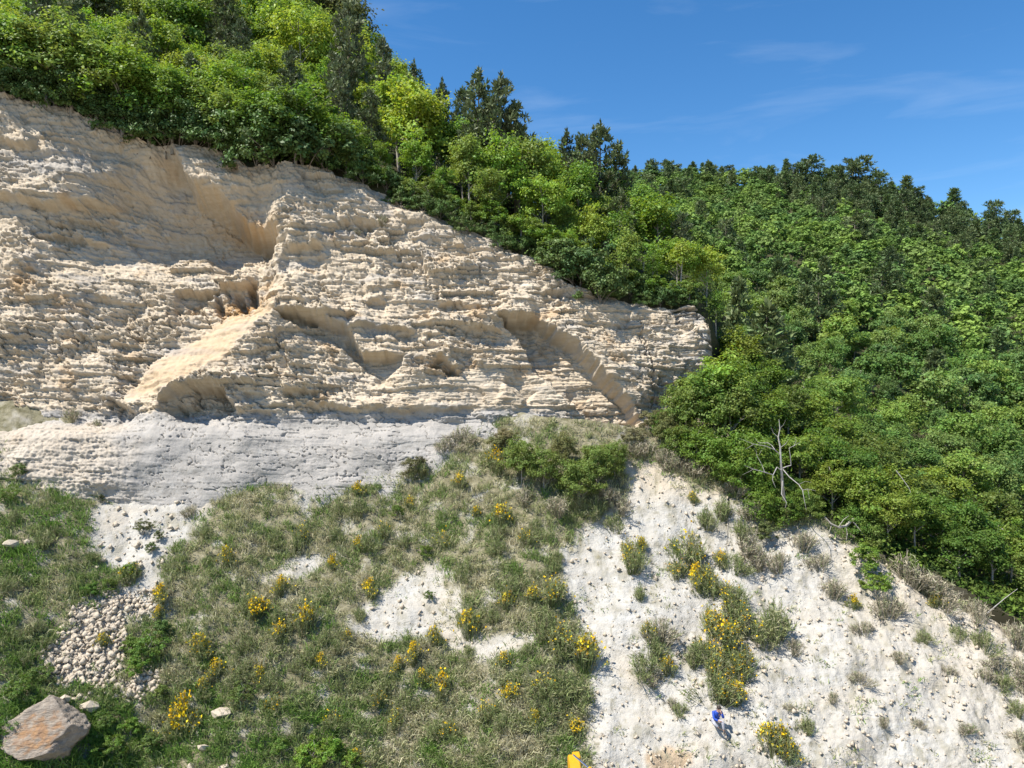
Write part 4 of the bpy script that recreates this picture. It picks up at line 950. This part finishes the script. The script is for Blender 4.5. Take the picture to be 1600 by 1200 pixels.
# ------------------------------------------------------------------ stones and boulders
STONES = [lump('stone', 700 + i, (1, .8, .66), 1, .35, facets=9) for i in range(7)]
for s_ in STONES: s_.materials.append(M_STONE)
def put_stone(u, v, d, label, group):
    p = slope_point(u, v); o = link('stone', random.choice(STONES)); o.location = (p[0], p[1] - d * .16, p[2] + d * .14)
    o.scale = (d / 2 * random.uniform(.7, 1.25), d / 2 * random.uniform(.7, 1.2), d / 2 * random.uniform(.7, 1.15)); o.rotation_euler = (random.uniform(-.5, .5), random.uniform(-.5, .5), random.uniform(0, 6.28))
    if label: tag(o, label, 'stone', group)
    return o
cnt = 0
while cnt < 215:
    u, v = random.uniform(60, 265), random.uniform(930, 1100)
    if not in_poly(u, v, [(68, 1012), (120, 958), (150, 940), (185, 935), (192, 1050), (240, 1052), (262, 1075), (205, 1098), (150, 1090), (60, 1105), (80, 1060)]): continue
    d = .15 + .45 * random.random() ** 2.6
    o = put_stone(u, v, d, None if d > .36 else 'small pale angular stone lying in the scree heap on the left', 'stones of the left scree'); cnt += 1
    if d > .36: register(o, 'larger pale stone lying in the left scree heap', 'stone', 'stones of the left scree', u)
for u, v, d in ((350, 1112, .85), (320, 1165, .75), (300, 1195, .6), (310, 1140, .45), (350, 1200, .7), (230, 1198, .5), (225, 955, .7), (215, 965, .4), (20, 850, 1.1), (45, 845, .6), (130, 930, .3), (155, 1120, .6), (150, 1140, .4), (100, 1090, 1.0), (75, 1092, .6), (140, 1100, 1.1), (345, 1000, .3), (160, 870, .5), (150, 880, .35), (1250, 1125, .3), (1335, 1190, .35)):
    o = put_stone(u, v + 4, d, None, None)
    register(o, ('large' if d > .65 else 'small') + ' weathered stone ' + where_slope(u, v), 'stone', 'loose stones on the slope', u)
# loose gravel
g = np.random.default_rng(91); n = 9000
ru = np.concatenate([g.uniform(60, 270, 3200), g.uniform(120, 1640, n - 3200)]); rv = np.concatenate([g.uniform(925, 1110, 3200), g.uniform(730, 1230, n - 3200)])
bb = bare_mask(ru, rv); kp = (bb > .3) & (rv > s_top[np.clip(((ru - SU[0]) / 2.5).astype(int), 0, len(SU) - 1)] + 6); ru, rv = ru[kp], rv[kp]
gp = slope_point(ru, rv); m_ = len(gp); oc = np.array([(1, 0, 0), (-1, 0, 0), (0, 1, 0), (0, -1, 0), (0, 0, 1), (0, 0, -1)], float)
sz = (.03 + .10 * g.random(m_) ** 3) * (1 + .5 * (ru < 280))
Vg = oc[None] * (sz[:, None, None] * (.6 + .8 * g.random((m_, 6, 1)))) + g.normal(size=(m_, 6, 3)) * sz[:, None, None] * .25 + (gp + np.array([0, -.4, .4]) * sz[:, None])[:, None] + g.normal(size=(m_, 1, 3)) * .03
of = np.array([(0, 2, 4), (2, 1, 4), (1, 3, 4), (3, 0, 4), (2, 0, 5), (1, 2, 5), (3, 1, 5), (0, 3, 5)])
tag(link('gravel', mesh_np('gravel', Vg.reshape(-1, 3), (of[None] + 6 * np.arange(m_)[:, None, None]).reshape(-1, 3)), M_STONE), 'loose gravel strewn over the bare slope', None, None, 'stuff')
# the big rust-stained boulder at the lower left
mb, n_, l_, out_ = new_mat('boulder_rock')
b_ = N(n_, 'ShaderNodeBsdfPrincipled'); b_.inputs['Roughness'].default_value = .95; b_.inputs['Specular IOR Level'].default_value = .1
tcb = N(n_, 'ShaderNodeTexCoord'); vo = tcb.outputs['Object']
cb = mixc(n_, l_, noise_sock(n_, l_, vo, 1.6, 7, .65), (.42, .35, .275), (.31, .265, .22))
cb = mixc(n_, l_, noise_sock(n_, l_, vo, 6, 6, .7, .5, .75), cb, (.52, .46, .38))
at_b = N(n_, 'ShaderNodeAttribute'); at_b.attribute_name = 'mask'; sb_ = N(n_, 'ShaderNodeSeparateColor'); l_.new(at_b.outputs['Color'], sb_.inputs[0])
rustc = mixc(n_, l_, noise_sock(n_, l_, vo, 3, 6), (.30, .18, .11), (.50, .28, .13))
cb = mixc(n_, l_, sb_.outputs[0], cb, rustc); l_.new(dim(n_, l_, cb), b_.inputs['Base Color'])
tb = N(n_, 'ShaderNodeTexNoise'); tb.inputs['Scale'].default_value = 5; tb.inputs['Detail'].default_value = 9; tb.inputs['Roughness'].default_value = .65
mpb = N(n_, 'ShaderNodeMapping'); mpb.inputs['Rotation'].default_value = (0, .5, 0); mpb.inputs['Scale'].default_value = (.6, 1, 2.2); l_.new(vo, mpb.inputs['Vector']); l_.new(mpb.outputs[0], tb.inputs['Vector'])
bpb = N(n_, 'ShaderNodeBump'); bpb.inputs['Strength'].default_value = .7; bpb.inputs['Distance'].default_value = .25; l_.new(tb.outputs[0], bpb.inputs['Height']); l_.new(bpb.outputs[0], b_.inputs['Normal'])
l_.new(b_.outputs[0], out_.inputs[0])
bm = bmesh.new(); bmesh.ops.create_icosphere(bm, subdivisions=6, radius=1)
V = np.array([tuple(v.co) for v in bm.verts])
for dv_, c in (((.1, -.75, .65), .52), ((-.7, -.5, .4), .78), ((.75, -.5, .1), .74), ((0, -.5, -.85), .62), ((-.6, 0, .8), .75), ((.7, 0, .7), .8), ((.5, -.6, -.6), .72), ((-.5, -.6, -.6), .7), ((-1, 0, -.1), .8), ((.9, .1, -.4), .8)):
    dv_ = unit(np.array(dv_)); q = V @ dv_; V = V - np.outer(np.clip(q - c, 0, None), dv_)
ly = V[:, 2] * 1.2 - .6 * V[:, 0]
V = V * (1 + .16 * fbm(V[:, 0] * 1.5, V[:, 2] * 1.5 + V[:, 1], 4, 801) + .035 * np.abs(perlin(ly * 5, V[:, 0] * .8 + V[:, 1], 802)) + .06 * fbm(V[:, 0] * 5, V[:, 2] * 5 + V[:, 1] * 3, 4, 803, .65) + .07 * np.round(ly * 3 + fbm(V[:, 0] * 2, V[:, 2] * 2, 2, 7)) / 3)[:, None] * np.array([2.1, 1.4, 1.65])
for v, c in zip(bm.verts, V): v.co = c
me = bpy.data.meshes.new('boulder'); bm.to_mesh(me); bm.free()
mk = smooth(1 - np.hypot((V[:, 0] - .15) / 1.25, (V[:, 2] - .55) / .8) + 1.3 * fbm(V[:, 0] * 1.6 + V[:, 2], V[:, 2] * 3.2 - V[:, 0] * 1.6, 4, 804, .65), 0.1, .7) * (V[:, 1] < .2)
a_ = me.attributes.new('mask', 'FLOAT_COLOR', 'POINT'); cc = np.zeros((len(V), 4), np.float32); cc[:, 0] = mk * .85; a_.data.foreach_set('color', cc.ravel())
me.polygons.foreach_set('use_smooth', np.ones(len(me.polygons), bool))
pb = slope_point(70, 1150); 
tag(link('boulder', me, mb, None, (pb[0] , pb[1] - .3, pb[2] + .1)), 'huge grey boulder with rusty orange patch at lower left', 'boulder')

# ------------------------------------------------------------------ dead tree and exposed roots on the spur
def wood(name, trunk, branches, Y, label, cat, mat=None):
    mat = mat or M_DEAD
    e = bpy.data.objects.new(name, None); COL.objects.link(e)
    b0 = at(*trunk[0][0][:2], Y); e.location = b0
    trunk = (trunk[0], [r_ * .6 for r_ in trunk[1]]); branches = [(pl, [r_ * .55 for r_ in rd]) for pl, rd in branches]
    def pts(pl): return [tuple(at(p[0], p[1], Y + (p[2] if len(p) > 2 else 0)) - b0) for p in pl]
    V, Q = tube([(pts(trunk[0]), trunk[1])], 7); link('trunk', mesh_np('trunk', V, Q, True), mat, e)
    for pl, rd in branches:
        V, Q = tube([(pts(pl), rd)], 6); link('branch', mesh_np('branch', V, Q, True), mat, e)
    tag(e, label, cat)
wood('dead_tree', ([(1228, 812, 1.9), (1226, 785, 1.0), (1223, 762, .4), (1222, 746), (1220, 720), (1219, 698), (1216, 683), (1218.7, 670), (1217, 655)], [.17, .15, .14, .12, .10, .085, .065, .05, .02]), [
    ([(1218, 710), (1211, 703, -.2), (1197, 697, -.5), (1178, 694, -.8), (1155, 685, -1.0)], [.05, .045, .04, .03, .01]),
    ([(1211, 703, -.2), (1206, 696, .1), (1200, 692, .3), (1185, 692, .5), (1180, 685, .6)], [.035, .03, .028, .02, .008]),
    ([(1220, 699), (1227, 694, -.2), (1232, 687, -.3)], [.035, .03, .01]),
    ([(1236, 727, .3), (1235, 712, .1), (1233, 700, 0), (1240, 697, -.1), (1251, 690, -.2)], [.045, .04, .035, .025, .008]),
    ([(1222, 732), (1229, 729, -.2), (1236, 727, -.1)], [.06, .05, .045]),
    ([(1222, 736), (1214, 730, -.2), (1208, 742, -.4), (1195, 738, -.6), (1177, 733, -.8), (1163, 727, -.9)], [.06, .055, .05, .045, .03, .01]),
    ([(1195, 738, -.6), (1190, 725, -.5), (1183, 713, -.4), (1181, 702, -.4)], [.035, .03, .022, .008]),
    ([(1223, 733), (1233, 745, -.4), (1248, 757, -.9), (1254, 766, -1.2), (1257, 783, -1.4), (1260, 797, -1.4)], [.055, .05, .04, .035, .025, .01]),
    ([(1254, 766, -1.2), (1262, 764, -1.3), (1275, 767, -1.5)], [.028, .02, .008]),
    ([(1262, 764, -1.3), (1265, 780, -1.4)], [.02, .008]),
    ([(1223, 750), (1221, 772, -.7), (1229, 785, -1.0), (1227, 794, -1.1)], [.04, .035, .025, .01]),
    ([(1178, 694, -.8), (1170, 699, -.9), (1164, 702, -.9)], [.02, .014, .006]),
    ([(1197, 697, -.5), (1190, 703, -.6), (1186, 711, -.7)], [.02, .014, .006]), ([(1240, 697, -.1), (1244, 690, 0), (1243, 682, .1)], [.02, .014, .006]), ([(1177, 733, -.8), (1170, 737, -.9), (1160, 742, -1)], [.02, .014, .006]),
    ([(1208, 742, -.4), (1207, 750, -.6), (1212, 762, -.8)], [.03, .02, .008]), ([(1248, 757, -.9), (1258, 752, -.9), (1268, 754, -1)], [.02, .014, .006]), ([(1216, 683), (1208, 676, .2), (1205, 668, .3)], [.02, .014, .006]), ([(1218, 670), (1224, 664, -.2), (1228, 655, -.2)], [.015, .01, .005]),
], 41.3, 'bleached bare dead tree leaning out of the green bushes', 'dead tree')
wood('exposed_root', ([(1340, 810, .6), (1330, 813, .1), (1322, 822, 0), (1310, 824, 0), (1298, 818, -.1), (1284, 802, .3)], [.16, .17, .15, .11, .08, .03]), [
    ([(1322, 824), (1324, 834, -.2), (1322, 846, -.2)], [.07, .05, .015]), ([(1332, 814), (1344, 828, -.3), (1352, 842, -.3)], [.07, .05, .015]),
    ([(1300, 819), (1296, 830, -.2), (1288, 838, -.2)], [.05, .03, .01]), ([(1310, 824), (1318, 812, -.2), (1326, 806, -.1)], [.05, .04, .02])],
    41.6, 'thick grey exposed root at the lip of the white slope', 'root', M_BARK_PALE)
for i, pl in enumerate(([(1400, 735), (1410, 748), (1420, 762), (1425, 775)], [(1362, 775), (1368, 765), (1376, 752)], [(1540, 960), (1570, 935), (1590, 920)], [(1278, 690), (1279, 715), (1280, 728)])):
    Yw = (44, 44, 38, 47)[i]; pts = [tuple(at(x, y, Yw - .2 * j)) for j, (x, y) in enumerate(pl)]
    V, Q = tube([(pts, list(np.linspace(.03, .01, len(pts))))], 6)
    tag(link('dead_branch', mesh_np('dead_branch', V, Q, True), M_DEAD), ('curved bare branch poking out of trees above the roots', 'short bare grey branch among leaves near the roots', 'bare fallen branch at right rim of the slope', 'short upright bare stick right of the dead tree')[i], 'branch')

# ------------------------------------------------------------------ excavator: its raised yellow boom enters the picture from below
M_YEL = plain_material('yellow_paint', (.78, .42, .015), (.70, .36, .012), .38, 0, 2, 0, .5)
M_STEEL = plain_material('chrome_rod', (.75, .76, .80), (.65, .66, .70), .2, 1, 3)
M_BLK = plain_material('black_rubber', (.03, .03, .03), (.06, .055, .05), .8, 0, 8, .2)
M_GLS = plain_material('cab_glass', (.02, .03, .035), (.03, .04, .045), .08, 0, 1)
def beam(name, prof, w, mat, parent):
    """outline in (y, z) extruded across x, edges chamfered"""
    bm = bmesh.new(); a = [bm.verts.new((-w / 2, y, z)) for y, z in prof]; c = [bm.verts.new((w / 2, y, z)) for y, z in prof]
    bm.faces.new(a[::-1]); bm.faces.new(c); n = len(prof)
    for i in range(n): bm.faces.new((a[i], a[(i + 1) % n], c[(i + 1) % n], c[i]))
    bmesh.ops.recalc_face_normals(bm, faces=bm.faces[:])
    bmesh.ops.bevel(bm, geom=bm.edges[:], offset=.025, segments=2, affect='EDGES', clamp_overlap=True)
    me = bpy.data.meshes.new(name); bm.to_mesh(me); bm.free(); return link(name, me, mat, parent)
EX = bpy.data.objects.new('excavator', None); COL.objects.link(EX)
tip = at(893, 1176, 27.5)
EX.location = (tip.x + .35, 23.2, -19.85); EX.rotation_euler = (0, 0, math.radians(4))
dzt = tip.z + 19.85; dyt = tip.y - 23.2
bo = beam('boom', [(.3, 1.3), (.1, 1.75), (1.6, dzt * .72), (dyt - .55, dzt - .12), (dyt - .12, dzt), (dyt + .12, dzt - .18), (dyt + .02, dzt - .5), (1.95, dzt * .60), (.9, 1.35)], .40, M_YEL, EX)
for x in (-.30, .30):
    V, Q = tube([([(x, .75, 1.3), (x, 1.3, dzt * .36)], [.085, .085])], 10); c_ = link('cylinder', mesh_np('cylinder', V, Q, True), M_YEL, EX)
    V, Q = tube([([(x, 1.3, dzt * .36), (x, 1.72, dzt * .62)], [.045, .045])], 10); link('rod', mesh_np('rod', V, Q, True), M_STEEL, c_)
st = beam('stick', [(dyt - .28, dzt - .05), (dyt + .05, dzt + .03), (dyt + .5, dzt - .9), (dyt + .75, dzt - 2.6), (dyt + .5, dzt - 2.65), (dyt + .1, dzt - 1.0)], .28, M_YEL, EX); st.location.x = .12; st.rotation_euler = (0, 0, 0)
bk = beam('bucket', [(dyt + .45, dzt - 2.5), (dyt + .85, dzt - 2.5), (dyt + 1.15, dzt - 2.9), (dyt + 1.0, dzt - 3.4), (dyt + .4, dzt - 3.45), (dyt + .2, dzt - 3.1)], .8, M_YEL, EX)
e1 = at(896, 1180, 27.35) - EX.location; e2 = at(921, 1201, 26.6) - EX.location; e3 = at(932, 1211, 26.2) - EX.location
rz = Matrix.Rotation(-EX.rotation_euler.z, 3, 'Z')
V, Q = tube([([tuple(rz @ e1), tuple(rz @ e2)], [.04, .04])], 10); link('stick_rod', mesh_np('stick_rod', V, Q, True), M_STEEL, EX)
V, Q = tube([([tuple(rz @ e2), tuple(rz @ e3), tuple(rz @ (e3 + Vector((-.2, -1.4, -1.9))))], [.085, .085, .085])], 10); link('stick_cylinder', mesh_np('stick_cylinder', V, Q, True), M_YEL, EX)
beam('body', [(-2.2, .95), (-2.3, 1.9), (-1.2, 2.0), (.5, 1.85), (.9, 1.4), (.9, .95)], 2.3, M_YEL, EX)
cab = beam('cab', [(-.6, 1.3), (-.6, 2.75), (-.4, 2.9), (.6, 2.9), (1.05, 2.0), (1.1, 1.3)], .95, M_YEL, EX); cab.location.x = -.78
w_ = beam('window', [(-.45, 2.0), (-.4, 2.75), (.55, 2.75), (.9, 2.0)], .99, M_GLS, cab)
for x in (-.95, .95):
    t_ = beam('track', [(-1.7, .05), (-2.0, .35), (-1.75, .75), (1.55, .75), (1.8, .35), (1.5, .05)], .55, M_BLK, EX); t_.location.x = x
tag(EX, 'yellow excavator boom with silver hydraulic rod rising at bottom edge', 'excavator')

# ------------------------------------------------------------------ person sitting on the slope
def skin_mesh(name, joints, edges, mat, parent, sub=2, root=0):
    me = bpy.data.meshes.new(name); me.from_pydata([j[0] for j in joints], edges, []); o = link(name, me, mat, parent)
    md = o.modifiers.new('skin', 'SKIN'); md.use_smooth_shade = True
    if not me.skin_vertices: me.skin_vertices.new()
    for i, j in enumerate(joints):
        r = j[1]; me.skin_vertices[0].data[i].radius = r if isinstance(r, tuple) else (r, r); me.skin_vertices[0].data[i].use_root = (i == root)
    s = o.modifiers.new('sub', 'SUBSURF'); s.levels = sub; s.render_levels = sub
    return o
M_SKIN = plain_material('skin', (.55, .34, .25), (.50, .30, .22), .55, 0, 8)
M_BLUE = plain_material('blue_jacket', (.012, .06, .42), (.02, .09, .50), .6, 0, 6, .15)
M_TROU = plain_material('grey_trousers', (.50, .50, .54), (.40, .40, .45), .8, 0, 6, .1)
M_HAIR = plain_material('dark_hair', (.02, .015, .012), (.05, .035, .025), .6, 0, 20, .3)
M_SHOE = plain_material('hiking_shoe', (.06, .05, .045), (.12, .10, .08), .8, 0, 10)
PE = bpy.data.objects.new('person', None); COL.objects.link(PE)
pp_ = slope_point(1117, 1136); PE.location = (pp_[0] - .12, pp_[1] - .12, pp_[2] + .12); PE.rotation_euler = (0, 0, math.radians(8)); PE.scale = (.98,) * 3
# local axes: x to the picture's right, -y towards the camera, z up; pelvis at the origin
pel, ch, nk, hd = (0, 0, .08), (.02, -.12, .42), (.05, -.18, .56), (.07, -.24, .68)
shL, shR = (-.17, -.12, .50), (.22, -.15, .50)
elL, elR = (-.20, -.26, .25), (.24, -.36, .30); haL, haR = (.0, -.42, .20), (.12, -.36, .56)
knL, knR = (-.26, -.40, .10), (.17, -.44, .14); anL, anR = (-.04, -.48, -.10), (.22, -.46, -.30)
J = [(pel, .12), ((.01, -.06, .25), .12), (ch, (.15, .11)), (nk, .055), (hd, (.085, .10)), ((.08, -.25, .76), .075), (shL, .055), (elL, .042), (haL, .032), (shR, .055), (elR, .042), (haR, .032),
     ((-.1, -.04, .06), .09), (knL, .062), (anL, .042), ((.1, -.06, .06), .09), (knR, .062), (anR, .042)]
Ed = [(0, 1), (1, 2), (2, 3), (3, 4), (4, 5), (2, 6), (6, 7), (7, 8), (2, 9), (9, 10), (10, 11), (0, 12), (12, 13), (13, 14), (0, 15), (15, 16), (16, 17)]
def fingers(idx, hand, fwd, side):
    f = Vector(fwd).normalized(); s = Vector(side).normalized(); h = Vector(hand); up = f.cross(s)
    J.append((tuple(h + f * .07), (.035, .018))); Ed.append((idx, len(J) - 1)); palm = len(J) - 1
    for k_, (o_, ln) in enumerate(((-.03, .06), (-.01, .075), (.01, .07), (.03, .055))):
        J.append((tuple(h + f * .09 + s * o_), .009)); Ed.append((palm, len(J) - 1)); J.append((tuple(h + f * (.09 + ln * .6) + s * o_ + up * .01), .009)); Ed.append((len(J) - 2, len(J) - 1))
        J.append((tuple(h + f * (.09 + ln) + s * o_ + up * .03), .008)); Ed.append((len(J) - 2, len(J) - 1))
    J.append((tuple(h + f * .06 + s * -.05 + up * .015), .01)); Ed.append((palm, len(J) - 1)); J.append((tuple(h + f * .10 + s * -.065 + up * .02), .009)); Ed.append((len(J) - 2, len(J) - 1))
fingers(8, haL, (.9, -.2, -.2), (0, -.5, .8)); fingers(11, haR, (-.3, .1, .9), (1, 0, .2))
skin_mesh('body', J, Ed, M_SKIN, PE, 2)
skin_mesh('jacket', [((0, -.01, .10), (.16, .145)), ((.01, -.06, .27), (.165, .145)), (ch, (.185, .14)), ((.045, -.165, .53), (.085, .085)), (shL, .085), (elL, .066), (tuple(Vector(elL).lerp(Vector(haL), .85)), .05), (shR, .085), (elR, .066), (tuple(Vector(elR).lerp(Vector(haR), .85)), .05)],
          [(0, 1), (1, 2), (2, 3), (2, 4), (4, 5), (5, 6), (2, 7), (7, 8), (8, 9)], M_BLUE, PE)
skin_mesh('trousers', [((0, 0, .06), (.16, .13)), ((-.11, -.06, .05), .11), (knL, .085), (tuple(Vector(knL).lerp(Vector(anL), .85)), .062), ((.1, -.08, .06), .11), (knR, .085), (tuple(Vector(knR).lerp(Vector(anR), .85)), .062)],
          [(0, 1), (1, 2), (2, 3), (0, 4), (4, 5), (5, 6)], M_TROU, PE)
for a_, f_ in ((anL, (.16, -.08, -.06)), (anR, (.05, -.18, -.06))):
    A = Vector(a_); skin_mesh('shoe', [(tuple(A + Vector((0, .02, -.03))), .05), (tuple(A + Vector(f_) * .5 + Vector((0, 0, -.03))), (.048, .04)), (tuple(A + Vector(f_)), (.042, .03))], [(0, 1), (1, 2)], M_SHOE, PE, 1)
hm = lump('hair', 5, (.105, .115, .11), 3, .06, facets=0); hh = link('hair', hm, M_HAIR, PE, (.075, -.215, .745))
for dx in (-.033, .033):
    em = lump('eye', 3, (.012, .008, .009), 1, 0, facets=0); link('eye', em, M_HAIR, PE, (.075 + dx, -.335, .70))
link('nose', lump('nose', 4, (.014, .02, .022), 2, 0, facets=0), M_SKIN, PE, (.075, -.342, .675))
link('mouth', lump('mouth', 4, (.024, .006, .006), 2, 0, facets=0), plain_material('lips', (.4, .16, .13), (.35, .14, .12)), PE, (.075, -.325, .638))
for dx in (-.088, .088): link('ear', lump('ear', 6, (.012, .022, .03), 2, 0, facets=0), M_SKIN, PE, (.07 + dx, -.24, .69))
tag(PE, 'person in bright blue jacket and pale grey trousers sitting on white slope', 'person')

# ------------------------------------------------------------------ labels for the collected things
for (phrase, cat, group), lst in REG.items():
    lst.sort(key=lambda a: a[0])
    for i, (px, o) in enumerate(lst):
        o['label'] = phrase if len(lst) == 1 else '%s, %s from left' % (phrase, ordinal(i)); o['category'] = cat
        if group: o['group'] = group
